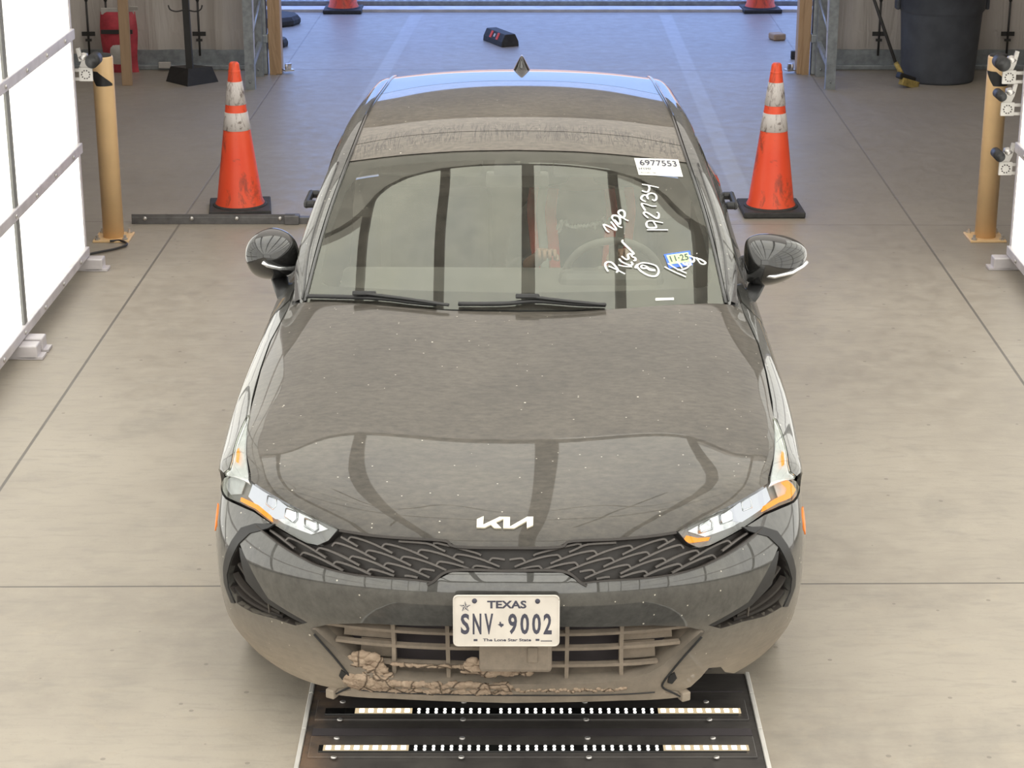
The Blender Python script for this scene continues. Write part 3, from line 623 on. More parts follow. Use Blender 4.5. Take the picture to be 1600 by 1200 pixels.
def panel(name,net,out,mat,parent=None,holes=(),step=.04,off=0,rim=.012,ur=1,smooth_out=False,vstep=None,fn=None):
    parent=parent or CAR
    vstep=vstep or step
    out=dens([tuple(p) for p in out],step*.8); H_=[dens(h,step*.8) for h in holes]
    pts=[Vector(p) for p in out]; edges=[(i,(i+1)%len(out)) for i in range(len(out))]; loops=[list(range(len(out)))]
    for h in H_:
        b=len(pts); pts+=[Vector(p) for p in h]; edges+=[(b+i,b+(i+1)%len(h)) for i in range(len(h))]; loops.append(list(range(b,b+len(h))))
    xs=[p[0] for p in out]; ys=[p[1] for p in out]
    bd=[(pts[e[0]]+pts[e[1]])/2 for e in edges]+pts[:]
    import numpy as _n
    B=_n.array([(p.x/step,p.y/vstep) for p in bd])
    for i in range(int((max(xs)-min(xs))/step)+2):
        for j in range(int((max(ys)-min(ys))/vstep)+2):
            p=(min(xs)+(i+.5)*step,min(ys)+(j+.5)*vstep)
            if not inside(p,out) or any(inside(p,h) for h in H_): continue
            if ((B-_n.array((p[0]/step,p[1]/vstep)))**2).sum(1).min()<.12: continue
            pts.append(Vector(p))
    vv,ee,ff,ov,_,_=delaunay_2d_cdt(pts,edges,[],1 if not H_ else 0,1e-7)
    if H_: ff=[f for f in ff if (lambda c:inside(c,out) and not any(inside(c,h) for h in H_))((sum(vv[i].x for i in f)/len(f),sum(vv[i].y for i in f)/len(f)))]
    ff=[f if (vv[f[1]]-vv[f[0]]).cross(vv[f[2]]-vv[f[0]])>0 else f[::-1] for f in ff]
    V=[];N=[]
    for p in vv:
        q=net.pt(p.x,p.y); n_=net.nrm(p.x,p.y)
        o_=off(p.x,p.y) if callable(off) else off
        q=Vector(q)+Vector(n_)*o_
        if fn: q=fn(q,p.x,p.y)
        V.append(q); N.append(Vector(n_))
    o2n={}
    for i,l in enumerate(ov):
        for k in l: o2n[k]=i
    ff=[f if (Vector(V[f[1]])-V[f[0]]).cross(Vector(V[f[2]])-V[f[0]]).dot(N[f[0]])>0 else f[::-1] for f in ff]
    used=set(i for f in ff for i in f); F=[tuple(f) for f in ff]; nl=[N[i] for f in F for i in f]; sm=[True]*len(F)
    if rim:
        for L in loops:
            idx=[o2n[k] for k in L if k in o2n]; m=len(idx); b=len(V)
            for i in idx: V.append(V[i].copy())
            for i in idx: V.append(V[i]-N[i]*rim)
            ar=sum(vv[idx[k]].x*vv[idx[(k+1)%m]].y-vv[idx[(k+1)%m]].x*vv[idx[k]].y for k in range(m)); ccw=(ar>0)==(L is loops[0])
            for k in range(m):
                l=(k+1)%m; f=(b+k,b+m+k,b+m+l,b+l) if ccw else (b+k,b+l,b+m+l,b+m+k)
                F.append(f); nl+=[Vector((0,0,0))]*4
    me=bpy.data.meshes.new(name); me.from_pydata([tuple(v) for v in V],[],F); me.materials.append(mat)
    me.polygons.foreach_set('use_smooth',[True]*len(F)); me.update()
    me.normals_split_custom_set([tuple(n) for n in nl])
    o=bpy.data.objects.new(name,me); COL.objects.link(o); o.parent=parent; return o
def on(net,u,v,off=0): return Vector(net.pt(u,v))+Vector(net.nrm(u,v))*off
def ribbon(net,pts,w,h=.002,off=.0,k=4,taper=False):  # raised strip following a surface
    P=catmull([(u,v,0) for u,v in pts],k); mb=MB(); vs=[];fs=[]
    Q=[on(net,p.x,p.y,off) for p in P]; Nn=[Vector(net.nrm(p.x,p.y)) for p in P]; n=len(Q)
    for i in range(n):
        t=(Q[min(i+1,n-1)]-Q[max(i-1,0)]).normalized(); s_=t.cross(Nn[i]).normalized(); ww=w*(1 if not taper else .35+.65*math.sin(math.pi*min(1,max(0,i/(n-1)))))
        vs+=[Q[i]-s_*ww/2,Q[i]-s_*ww*.35+Nn[i]*h,Q[i]+s_*ww*.35+Nn[i]*h,Q[i]+s_*ww/2]
    for i in range(n-1):
        for q in range(3): a=i*4+q; fs.append((a,a+1,a+5,a+4))
    fs+=[(0,1,2,3),((n-1)*4+3,(n-1)*4+2,(n-1)*4+1,(n-1)*4)]
    return mb.add(vs,fs,False)
def solve(net,tgt,u,v):   # (y,z) on the side -> (u,v)
    for _ in range(25):
        p=net.pt(u,v);e=1e-4;a=net.pt(u+e,v);b=net.pt(u,v+e)
        J=np.array([[(a[1]-p[1])/e,(b[1]-p[1])/e],[(a[2]-p[2])/e,(b[2]-p[2])/e]]);d=np.array([tgt[0]-p[1],tgt[1]-p[2]])
        st=np.linalg.lstsq(J,d,rcond=None)[0]; st=np.clip(st,-.1,.1); u+=st[0];v+=st[1]
    return (u,v)
# --- hood
hf=[(0,-.003),(.15,-.002),(.185,.03),(.375,.018),(.50,-.008),(.56,.012),(.63,.032),(.71,.045),(.792,.055)]
hs=[(.795,.12),(.812,.28),(.82,.45),(.838,.66),(.843,.81),(.853,1.05),(.857,1.30),(.845,1.48),(.835,1.60),(.80,1.62),(.74,1.60),(.60,1.545),(.42,1.49),(.22,1.455),(0,1.45)]
panel('hood',NL,mirror(hf+hs),M['hood'],step=.035,vstep=.045,rim=.02)
# dark bay under the gaps
panel('hood_underlay',NL,mirror([(0,.06),(.5,.06),(.85,.14),(.875,.5),(.88,1.62),(.6,1.66),(0,1.6)]),M['void'],off=-.022,step=.09,rim=0)
# cowl tray below the glass
panel('cowl_panel',NL,mirror([(0,1.42),(.42,1.46),(.60,1.51),(.80,1.58),(.835,1.6),(.825,1.74),(.60,1.70),(0,1.62)]),M['black'],off=-.012,step=.06,rim=.01)
# --- fenders / doors / quarters
def arch(yc,zc,r,u0,v0,n=16,a0=0,a1=180):
    return [solve(NL,(yc-r*math.cos(math.radians(a0+(a1-a0)*i/n)),zc+r*math.sin(math.radians(a0+(a1-a0)*i/n))),u0,v0) for i in range(n+1)]
AF=arch(.955,.335,.375,1.25,.75); AR=arch(3.80,.335,.375,1.25,3.8)
def sideuv(y,z,u=1.2,v=None): return solve(NL,(y,z),u,y if v is None else v)
spike=[(.806,.055),(.80,.0),(.90,.0),(.905,.05),(.878,.10),(.866,.2),(.86,.3),(.853,.45),(.847,.58),(.842,.655),(.834,.655),(.828,.55),(.822,.42),(.815,.25),(.808,.12)]
fend=[(.838,.668),(.850,.81),(.859,1.05),(.863,1.30),(.851,1.48),(.842,1.60),(.845,1.70),(.86,1.66),(.95,1.56),(1.03,1.53),(1.22,1.50),(1.49,1.50),(1.49,1.36)]+[(min(a,1.47),b) for a,b in AF[::-1]]+[(1.49,.42),(1.12,.36),(1.02,.30),(.95,.15),(.915,.06),(.885,.105),(.872,.2),(.866,.3),(.859,.45),(.853,.58),(.847,.665)]
for s_ in(1,-1):
    P=(lambda q:q) if s_>0 else (lambda q:flip(q)[::-1])
    panel('fender',NL,P(fend),M['body'],step=.04)
    d1=[(.848,1.72),(.87,1.67),(.955,1.57),(1.03,1.54),(1.22,1.51),(1.47,1.51),(1.49,2.60),(1.22,2.62),(.90,2.66),(.845,2.66)]
    d2=[(.845,2.67),(.90,2.67),(1.22,2.63),(1.49,2.61),(1.49,3.36)]+[q for q in AR[::-1] if q[1]<3.6 and False]+[(1.40,3.36),(1.25,3.40),(1.12,3.52),(1.0,3.70),(.90,3.74),(.845,3.74)]
    for nm,d in (('front_door',d1),('rear_door',d2)):
        dr=panel(nm,NL,P(d),M['body'],step=.06)
        hy=2.42 if nm=='front_door' else 3.42
        hb=MB(); c=Vector(NL.pt(s_*.945,hy)); hb.box(c+Vector((s_*.035,0,.0)),(.026,.22,.036),bev=.012)
        for dy in(-.09,.09): hb.box(c+Vector((s_*.015,dy,0)),(.05,.04,.032),bev=.012)
        hb.build('door_handle',M['black'],dr)
    rq=[(.845,3.75),(.90,3.75),(1.0,3.71),(1.12,3.53),(1.25,3.41),(1.40,3.37)]+[(min(a,1.48),b) for a,b in AR[:0]]
    rq2=[(.84,3.75),(.90,3.75),(1.0,3.71),(1.12,3.53),(1.25,3.41),(1.47,3.37)]+[(min(a,1.47),b) for a,b in AR]+[(1.49,4.24),(1.49,4.55),(1.2,4.58),(.95,4.66),(.80,4.60),(.74,4.1)]
    panel('rear_quarter',NL,P(rq2),M['body'],step=.06)
    # arch liners and inner sill so that nothing is hollow
    sl=MB().box((s_*.875,2.36,.245),(.05,1.9,.10),bev=.01); sl.build('sill',M['black'],CAR)
    for yc in(.955,3.80):
        l=MB(); vs=[];fs=[]
        for i in range(19):
            a=math.radians(-8+196*i/18)
            for x in(.62,.905): vs.append((s_*x,yc-.385*math.cos(a),.335+.385*math.sin(a)))
        fs=[(2*i,2*i+1,2*i+3,2*i+2) for i in range(18)]; l.add(vs,fs,True).build('arch_liner',M['void'],CAR)
# --- windshield, roof, rear window
EC=.985
ws=mirror([(0,.0),(.4,.0),(EC,.0),(EC,.40),(EC,.86),(.7,.872),(.36,.885),(0,.89)])
w=panel('windshield',NW,ws,M['glass'],step=.05,vstep=.05,rim=0)
sh=lambda t:.62
fr=mirror([(0,.0),(EC,.0),(EC,.86),(.7,.872),(.36,.885),(0,.89)])
frh=mirror([(0,.09),(.56,.095),(.90,.10),(.935,.115),(.955,.155),(.958,.40),(.945,.66),(.90,.79),(.80,.815),(.5,.83),(.13,.835),(.13,.745),(0,.735)])
panel('ceramic_border',NW,fr,M['frit'],parent=w,holes=[frh],step=.05,off=-.006,rim=0)
def wband(v0,v1,fn=None,hu=EC): return mirror([(0,v0),(.36,v0-.0),(hu,v0-.02 if v0<1 else v0),(hu,v1),(0,v1)])
panel('roof_front_rail',NW,mirror([(0,.90),(.36,.895),(.7,.882),(EC,.87),(EC,1.02),(.7,1.055),(.36,1.07),(0,1.072)]),M['roofp'],step=.05,rim=.008)
panel('roof_glass',NW,mirror([(0,1.077),(.36,1.075),(.7,1.06),(EC,1.025),(EC,1.84),(.7,1.90),(.36,1.93),(0,1.935)]),M['roofp'],step=.05,rim=.008)
panel('roof',NW,mirror([(0,1.941),(.36,1.936),(.7,1.906),(EC,1.846),(EC,2.44),(0,2.50)]),M['body'],step=.05,rim=.01)
rg=panel('rear_window',NW,mirror([(0,2.52),(EC,2.46),(EC,3.26),(0,3.29)]),M['sglass'],step=.08,rim=0)
panel('roof_underlay',NW,mirror([(0,.88),(EC,.85),(EC,2.5),(0,2.53)]),M['void'],off=-.03,step=.1,rim=0)
# drip mouldings between roof and side rails
SK=[0,.12,.30,.65,1.0]
def srow(v):
    T=NW.pt(1.0,v); f=min(1,v/.9); k=max(0,(v-2.6)/.7)
    B=np.array([.803-.06*k,(1.64*(1-f)+T[1]*f) if v<.9 else T[1],.968+.03*min(1,v/2)+.03*k])
    w_=.062*min(1,v/.35)+.012; R=T+np.array([w_,0,-.030*min(1,v/.4)-.004]); R1=T+np.array([w_*.45,0,-.004])
    R[0]=min(R[0],B[0]-.0); R1[0]=min(R1[0],B[0])
    D_=B-R; m1=R+D_*.48+np.array([.022,0,.01])*min(1,v/.6)
    return [tuple(T+np.array([.004,0,-.001])),tuple(R1),tuple(R),tuple(m1),tuple(B)]
SV=[0,.15,.3,.5,.7,.9,1.2,1.6,2.0,2.4,2.8,3.3]
NS=Net(SK,SV,[srow(v) for v in SV])
for s_ in(1,-1):
    P=(lambda q:q) if s_>0 else (lambda q:flip(q)[::-1])
    panel('roof_rail',NS,P([(.01,.0),(.33,.0),(.33,3.28),(.01,3.28)]),M['body'],step=.06,vstep=.08)
    panel('belt_moulding',NS,P([(.96,.05),(1.0,.02),(1.0,3.2),(.96,3.2)]),M['blackg'],step=.05,vstep=.1,off=.003)
    panel('side_window',NS,P([(.34,.30),(.955,.22),(.955,1.22),(.34,1.22)]),M['sglass'],step=.1,off=-.004,rim=0)
    panel('side_window',NS,P([(.34,1.30),(.955,1.30),(.955,2.12),(.34,2.12)]),M['sglass'],step=.1,off=-.004,rim=0)
    panel('door_pillar',NS,P([(.33,1.2),(.96,1.2),(.96,1.32),(.33,1.32)]),M['blackg'],step=.06,off=.001)
    panel('rear_pillar',NS,P([(.33,2.10),(.96,2.10),(.96,3.28),(.33,3.28)]),M['body'],step=.08)
    panel('front_pillar',NS,P([(.33,.02),(.96,.02),(.96,.23),(.33,.31)]),M['blackg'],step=.05)
    MBt=MB().tube([on(NW,s_*.993,v,.002) for v in np.arange(.0,2.5,.05)],.0065,8); MBt.build('roof_moulding',M['blackg'],CAR)
    # pillar cover beside the glass: bright-edged strip seen along the windshield
    MB().tube([on(NS,s_*.13,v,.001) for v in np.arange(.02,.9,.05)],.004,6).build('pillar_seal',M['blackg'],CAR)
# antenna
an=MB(); vs=[]; prof=[(0,.0,.042),(.35,.024,.034),(.7,.046,.020),(1,.062,.007)]
for t,z,w_ in [(0,0,.040),(.2,.008,.036),(.45,.026,.026),(.7,.046,.015),(.9,.058,.008),(1,.063,.004)]:
    y0=-.075+.085*t; y1=.065-.02*t
    for i in range(16):
        a=2*math.pi*i/16; vs.append((math.cos(a)*w_,(y0+y1)/2+math.sin(a)*(y1-y0)/2,z))
an.add(vs,[(k*16+i,k*16+(i+1)%16,(k+1)*16+(i+1)%16,(k+1)*16+i) for k in range(5) for i in range(16)]+[tuple(80+i for i in range(16))],True)
q=on(NW,0,2.33); o=an.build('antenna_fin',M['blackg'],CAR); o.location=q+Vector((0.0,0,-.004))
# trunk and rear
panel('trunk_lid',NL,mirror([(0,4.28),(.5,4.26),(.76,4.16),(.78,4.5),(.72,4.70),(0,4.74)]),M['body'],step=.08)
RR=[]
for z,xs in ((.24,.93),(.34,.96),(.5,.98),(.65,.985),(.8,.97),(.92,.93),(1.0,.88)):
    RR.append([(x*xs,4.90-y*.62-(.03 if z>.9 else 0)-(.05 if z<.3 else 0),z) for x,y in FR[5]])
NR=Net(FU,[.24,.34,.5,.65,.8,.92,1.0],RR)
def rp(name,out,mat,**k): return panel(name,NR,out,mat,step=.07,**k)
NR.nrm=(lambda f:lambda u,v:-f(u,v))(NR.nrm)
rp('rear_bumper',mirror([(0,.25),(1.1,.25),(1.1,.70),(0,.70)]),M['body']); rp('trunk_face',mirror([(0,.71),(1.1,.71),(1.08,.96),(.9,.99),(0,1.0)]),M['body'],holes=[mirror([(0,.84),(.88,.84),(.88,.92),(0,.92)])])
for s_ in(1,-1): rp('tail_lamp',([(.0+.02,.845),(.87,.845),(.87,.915),(.02,.915)] if s_>0 else [(-.02,.845),(-.87,.845),(-.87,.915),(-.02,.915)]),M['taill'],off=-.004)
# --- front fascia
btop=[(1.10,.70),(1.0,.702),(.94,.700),(.86,.706),(.80,.708),(.735,.698),(.785,.678),(.73,.665),(.667,.646),(.60,.629),(.565,.621),(.49,.613),(.41,.611),(.287,.612),(.215,.611),(.160,.638),(0,.639)]
bbot=[(0,.463),(.18,.463),(.35,.456),(.43,.45),(.53,.43),(.582,.405),(.50,.30),(.458,.243),(.475,.205),(.53,.188),(.62,.185),(.75,.186),(.90,.195),(1.02,.215),(1.10,.24)]
vent=[(.822,.612),(.785,.565),(.725,.470),(.600,.420),(.64,.398),(.71,.402),(.79,.392),(.85,.397),(.875,.44),(.875,.485),(.848,.555)]
def fpt(u,v,off=0): return on(NF,u,v,off)
bR=[q for q in bbot if q[0] not in (.53,.62,.75) or q[1]>.3]; i_=[k for k,q in enumerate(bbot) if q==(.53,.188)][0]
bR=bbot[:i_]+[(.53,.188),(.572,.196),(.604,.225),(.625,.256),(.672,.245),(.70,.215),(.75,.19)]+bbot[i_+3:]
whole=btop[::-1]+[(1.10,.5)]+bR[::-1]+[(-a,b) for a,b in bbot if a>0]+[(-1.10,.5)]+[(-a,b) for a,b in btop if a>0]
panel('torn_corner_backing',NF,[(.56,.19),(.60,.27),(.68,.27),(.78,.21),(.74,.185)],M['void'],off=-.05,step=.04,rim=0)
panel('front_bumper',NF,whole,M['body'],holes=[vent,flip(vent)[::-1]],step=.035,vstep=.028,rim=.02)
def fit(body,cx,cy,w,h,bold=0,ext=.0004):
    vs,fs=text_mesh(body,1,0,bold); xs=[v[0] for v in vs]; ys=[v[1] for v in vs]
    sx_=w/(max(xs)-min(xs)); sy=h/(max(ys)-min(ys)); mx=(max(xs)+min(xs))/2; my=(max(ys)+min(ys))/2
    return [(cx+(x-mx)*sx_,cy+(y-my)*sy,ext) for x,y,z in vs],fs
# --- upper grille
gh=[(0,.700),(.152,.702),(.192,.717),(.375,.7165),(.50,.722),(.535,.690),(.572,.673),(.61,.674),(.70,.690),(.74,.697),(.778,.679),(.73,.666),(.667,.648),(.60,.631),(.565,.623),(.49,.615),(.41,.613),(.287,.614),(.217,.613),(.162,.640),(0,.641)]
gr=panel('upper_grille',NF,mirror(gh),M['grill'],off=-.034,step=.05,vstep=.03,rim=0)
# surround returns
ga=mirror(gh); ga=dens(ga,.03); mb=MB(); n=len(ga); vs=[]
for u,v in ga: vs+=[on(NF,u,v,-.001),on(NF,u,v,-.036)]
mb.add(vs,[(2*i,2*((i+1)%n),2*((i+1)%n)+1,2*i+1) for i in range(n)],False).build('grille_surround',M['grill'],gr)
def inpoly(u,v): return inside((u,v),gh)
for s_ in(1,-1):
    mb=MB()
    for i in range(-4,7):
        for j in range(-3,9):
            hu=.462-.105*i+.050*j; hv=.7095-.0085*i-.0205*j-.012*max(0,hu-.58)
            if hu<.0: continue
            seg=[(hu+.012,hv-.010),(hu+.004,hv-.0005),(hu-.008,hv+.0005),(hu-.035,hv-.003),(hu-.07,hv-.011),(hu-.105,hv-.0225),(hu-.125,hv-.030)]
            k=.32*max(0,hu-.55)
            seg=[(a,b+k*(a-hu)*.0) for a,b in seg]
            seg=[(a,b) for a,b in seg if a>=0.0 and inpoly(abs(a)+1e-4,b) and inpoly(abs(a)+.0001,b+.004)]
            if len(seg)<3: continue
            r_=ribbon(NF,[(s_*a,b) for a,b in seg],.0078,.010,-.018,3)
            mb.add(r_.v,r_.f)
            # thin membrane that closes part of each scale
            if False:
                q=[on(NF,s_*a,b,-.022) for a,b in seg]+[on(NF,s_*(a+.004),b-.0135,-.032) for a,b in seg[::-1][1:]]
                mb.add(q,[tuple(range(len(q)))])
    mb.build('scale_mesh',M['mesh'],gr)
for pts in ([(.232,.602),(.215,.611),(.160,.6415),(0,.643),(-.160,.6415),(-.215,.611),(-.232,.602)],):
    r_=ribbon(NF,pts,.010,.006,.0,6); r_.build('grille_lower_rim',M['grill'],gr)
r_=ribbon(NF,[(-.50,.722),(-.375,.719),(-.192,.719),(-.152,.704),(0,.702),(.152,.704),(.192,.719),(.375,.719),(.50,.722)],.010,.006,-.004,4); r_.build('grille_upper_rim',M['grill'],gr)
for s_ in(1,-1): ribbon(NF,[(s_*a,b) for a,b in [(.778,.6785),(.73,.6655),(.667,.6475),(.60,.6305),(.565,.6225),(.49,.6145),(.41,.6125),(.287,.6135),(.222,.610)]],.006,.005,.0,4).build('grille_side_rim',M['grill'],gr)
# --- emblem
K=[(120,405),(120,205),(280,130),(275,330),(660,135),(910,135),(910,365),(1320,135),(1465,135),(1465,335),(1315,410),(1310,235),(1010,405),(755,405),(755,175),(570,265),(710,405),(540,405),(455,325),(310,405)]
E_=[((x-790)/1345*.166-.008,.106+(405-y)/270*.056) for x,y in K]
panel('emblem',NL,E_,M['cream'],off=.006,step=.05,rim=.006)
# --- headlamps
lamp=[(.505,.724),(.533,.692),(.567,.675),(.602,.675),(.728,.699),(.80,.714),(.86,.714),(.93,.708),(1.045,.716),(1.0,.745),(.93,.775),(.905,.792),(.85,.80),(.812,.792),(.77,.778),(.72,.764),(.63,.752),(.56,.741)]
for s_ in(1,-1):
    P=(lambda q:q) if s_>0 else (lambda q:flip(q)[::-1])
    g=empty('headlamp'); g.parent=CAR
    panel('lamp_bezel',NF,P(lamp),M['lampdark'],g,off=-.022,step=.04,rim=0)
    ld=dens(lamp,.02); mb=MB(); vs=[]; n=len(ld)
    for u,v in ld: vs+=[on(NF,s_*u,v,-.001),on(NF,s_*u,v,-.03)]
    mb.add(vs,[(2*i,2*((i+1)%n),2*((i+1)%n)+1,2*i+1) for i in range(n)],False).build('lamp_bowl',M['lampdark'],g)
    # reflector band, projector pockets, white glow
    panel('glow_reflector',NF,P([(.70,.722),(.73,.712),(.80,.724),(.843,.738),(.832,.785),(.77,.770),(.70,.752)]),M['glow'],g,off=-.012,step=.04,rim=.003)
    panel('reflector',NF,P([(.545,.722),(.60,.700),(.70,.708),(.80,.728),(.845,.745),(.83,.785),(.77,.770),(.70,.752),(.62,.742)]),M['refl'],g,off=-.016,step=.04,rim=.005)
    for (u,v,w_,h_) in ((.605,.724,.055,.014),(.680,.735,.052,.015),(.755,.750,.048,.016)):
        c=on(NF,s_*u,v,-.012); nn=Vector(NF.nrm(s_*u,v)); tt=(on(NF,s_*(u+.02),v+.004)-on(NF,s_*(u-.02),v-.004)).normalized(); bb=nn.cross(tt)
        R=Matrix((tt,bb,nn)).transposed()
        q=MB(); pf=[(-w_/2,-h_*.6),(w_*.30,-h_),(w_/2,h_*.2),(w_*.42,h_),(-w_*.30,h_*.9)]
        pf=[(a*s_,b) for a,b in pf]; T=Matrix.Translation(c)@R.to_4x4()
        q.tube([T@Vector((a,b,.0)) for a,b in pf+pf[:1]],.0028,6); q.build('projector_rim',M['chrome'],g)
        q=MB(); q.add([T@Vector((a*.9,b*.85,-.002)) for a,b in pf],[tuple(range(5))]); q.build('projector_lens',M['drl'] if u>.65 else M['refl'],g)
    if s_<0: am=[(.735,.703),(.80,.7175),(.865,.7175),(.865,.728),(.80,.729),(.745,.716)]
    else: am=[(.80,.718),(.865,.722),(.935,.716),(1.0,.722),(.975,.742),(.935,.765),(.90,.768),(.93,.744),(.915,.733),(.86,.735),(.81,.730)]
    panel('indicator_strip',NF,P(am),M['amber'],g,off=-.006,step=.03,rim=.006)
    if s_>0: panel('inner_indicator',NF,[(.527,.701),(.545,.691),(.605,.688),(.612,.696),(.57,.700),(.535,.711)],M['amber'],g,off=-.006,step=.03,rim=.006)
    panel('corner_reflector',NF,P([(.875,.735),(.935,.716),(1.03,.719),(1.0,.743),(.93,.773),(.905,.788),(.862,.792)]),M['spike'],g,off=-.013,step=.03,rim=.002)
    panel('front_lens',NF,P(lamp),M['clear'],g,off=.0,step=.04,rim=0)
    panel('lamp_spike',NL,P([(.808,.055),(.80,.02),(.90,.02),(.905,.05),(.878,.10),(.866,.2),(.86,.3),(.853,.45),(.847,.58),(.842,.655),(.834,.655),(.828,.55),(.822,.42),(.815,.25),(.808,.12)]),M['refl'],g,off=-.004,step=.03,rim=.008).data.materials[0]=M['spike']
    panel('spike_indicator',NL,P([(.845,.20),(.853,.21),(.850,.34),(.844,.36),(.840,.30)]),M['amber'],g,off=-.001,step=.03,rim=.002)
    panel('spike_lens',NL,P([(.808,.055),(.90,.02),(.905,.05),(.878,.10),(.866,.2),(.86,.3),(.853,.45),(.847,.58),(.842,.655),(.834,.655),(.828,.55),(.822,.42),(.815,.25),(.808,.12)]),M['clear'],g,off=.003,step=.03,rim=.004)
    panel('side_marker',NF,P([(.985,.60),(1.01,.572),(1.055,.572),(1.065,.60),(1.06,.645),(1.025,.655),(1.0,.64)]),M['amberglow'],CAR,off=.003,step=.03,rim=.004)
    # boomerang trim and air curtain
    bo=[(.717,.700),(.782,.683),(.826,.656),(.854,.605),(.876,.555),(.896,.50),(.900,.445),(.874,.388),(.853,.397),(.876,.440),(.876,.485),(.848,.556),(.822,.613),(.792,.653),(.735,.684)]
    panel('corner_trim',NF,P(bo),M['black'],CAR,off=.004,step=.03,rim=.01)
    panel('bumper_crease_trim',NF,P([(.727,.470),(.600,.422),(.560,.421),(.584,.402),(.61,.409),(.738,.452),(.80,.50),(.824,.60),(.815,.60),(.785,.566)]),M['black'],CAR,off=-.001,step=.03,rim=.01)
    va=empty('side_air_vent'); va.parent=CAR
    panel('vent_back',NF,P([(.83,.62),(.78,.57),(.72,.475),(.59,.42),(.63,.39),(.71,.392),(.79,.384),(.86,.39),(.885,.44),(.885,.49),(.855,.56)]),M['grill'],va,off=-.05,step=.04,rim=0)
    vd=dens(vent,.02); mb=MB(); vs=[]; n=len(vd)
    for u,v in vd: vs+=[on(NF,s_*u,v,-.002),on(NF,s_*u,v,-.052)]
    mb.add(vs,[(2*i,2*((i+1)%n),2*((i+1)%n)+1,2*i+1) for i in range(n)],False).build('vent_duct',M['grill'],va)
    for pts in ([(.84,.535),(.80,.497),(.755,.463),(.70,.438)],[(.868,.485),(.83,.455),(.77,.432),(.70,.420)],[(.868,.435),(.83,.42),(.77,.411),(.69,.408)]):
        ribbon(NF,[(s_*a,b) for a,b in pts],.014,.018,-.030,4).build('vent_slat',M['grill'],va)
    ribbon(NF,[(s_*.745,.47),(s_*.735,.445),(s_*.735,.41)],.006,.02,-.028,3).build('vent_strut',M['trim'],va)
# --- lower grille
lg=empty('lower_grille'); lg.parent=CAR
lo=[(0,.463),(.18,.463),(.35,.456),(.43,.45),(.53,.43),(.575,.407),(.50,.335),(.46,.300),(.42,.278),(.36,.262),(.27,.253),(0,.248)]
panel('intake_back',NF,mirror(lo),M['void'],lg,off=-.09,step=.07,rim=0)
ld=dens(mirror(lo),.03); mb=MB(); vs=[]; n=len(ld)
for u,v in ld: vs+=[on(NF,u,v,-.002),on(NF,u,v,-.09)]
mb.add(vs,[(2*i,2*((i+1)%n),2*((i+1)%n)+1,2*i+1) for i in range(n)],False).build('intake_frame',M['lowg'],lg)
def bar(v,u0,u1,h=.010,d=.016):
    vs=[];N=14
    for i in range(N+1):
        u=u0+(u1-u0)*i/N
        for vv,of in ((v-h/2,-.012),(v+h/2,-.012),(v+h/2,-.012-d),(v-h/2,-.012-d)): vs.append(on(NF,u,vv,of))
    return vs,[(i*4+k,i*4+(k+1)%4,(i+1)*4+(k+1)%4,(i+1)*4+k) for i in range(N) for k in range(4)]
for v,u in ((.418,.56),(.362,.52),(.302,.455)):
    q=MB(); q.add(*bar(v,-u,u)); q.build('grille_slat',M['lowg'],lg)
for s_ in(1,-1):
    for u in (.178,.342):
        q=MB(); 
        for du in (0,): 
            vs=[]
            for v in (.25,.30,.36,.42,.462):
                for uu,of in ((u-.006,-.013),(u+.006,-.013),(u+.006,-.03),(u-.006,-.03)): vs.append(on(NF,s_*uu,v,of))
            q.add(vs,[(i*4+k,i*4+(k+1)%4,(i+1)*4+(k+1)%4,(i+1)*4+k) for i in range(4) for k in range(4)])
        q.build('grille_post',M['lowg'],lg)
    for a,b in ((.42,.462),(.363,.418),(.303,.361)):
        o_=[(.345,a),(.345,b),(.43+.05*(b>.45),b),(.55 if a>.40 else .50 if a>.35 else .45,b if b<.45 else .435),(.56 if a>.40 else .505 if a>.35 else .455,a)]
        panel('blank_plate',NF,(o_ if s_>0 else flip(o_)),M['lowg'],lg,off=-.045,step=.05,rim=0)
# radar cover under the plate
q=MB().box((.025,.045,.372),(.215,.05,.115),(-.05,0,0),bev=.012).box((.075,.018,.375),(.03,.008,.05),bev=.004); q.build('radar_cover',M['lowg'],lg)
# --- lower lip
lip_o=[(.586,.404),(.545,.352),(.503,.298),(.459,.241),(.476,.203),(.53,.186),(.529,.176),(.34,.186),(0,.182)]
lip_i=[(0,.250),(.27,.255),(.36,.264),(.42,.281),(.46,.303),(.50,.338),(.572,.407)]
loff=lambda u,v: .010+ (.008 if v<.21 else .0)*(1-abs(u))
panel('front_lip',NF,mirror(lip_i+[(.586,.404)][:0]+lip_o[:]) if False else mirror([(0,.250)]+lip_i[1:]+lip_o),M['trim'],CAR,off=loff,step=.04,vstep=.018,rim=.045)
for s_ in(1,-1):
    ribbon(NF,[(s_*a,b) for a,b in [(.575,.392),(.53,.335),(.49,.280),(.468,.248),(.466,.225),(.50,.200),(.528,.180)]],.006,.004,.012,4).build('lip_edge_trim',M['black'],CAR)
    panel('tow_cover',NF,[(s_*.485,.232),(s_*.50,.225),(s_*.515,.245),(s_*.505,.268),(s_*.488,.258)],M['black'],CAR,off=.004,step=.03,rim=.004)
    c=on(NF,s_*.545,.178,.01); MB().box(c,(.03,.03,.03),(0,0,s_*.5),bev=.004).build('lip_bracket',M['trim'],CAR)
ribbon(NF,[(u,.213-.0*abs(u)) for u in np.linspace(-.44,.44,9)],.004,.002,.016,3).build('lip_groove',M['black'],CAR)
# undertray so the gap under the nose is closed
MB().box((0,.80,.22),(1.10,.85,.012)).build('undertray',M['black'],CAR)
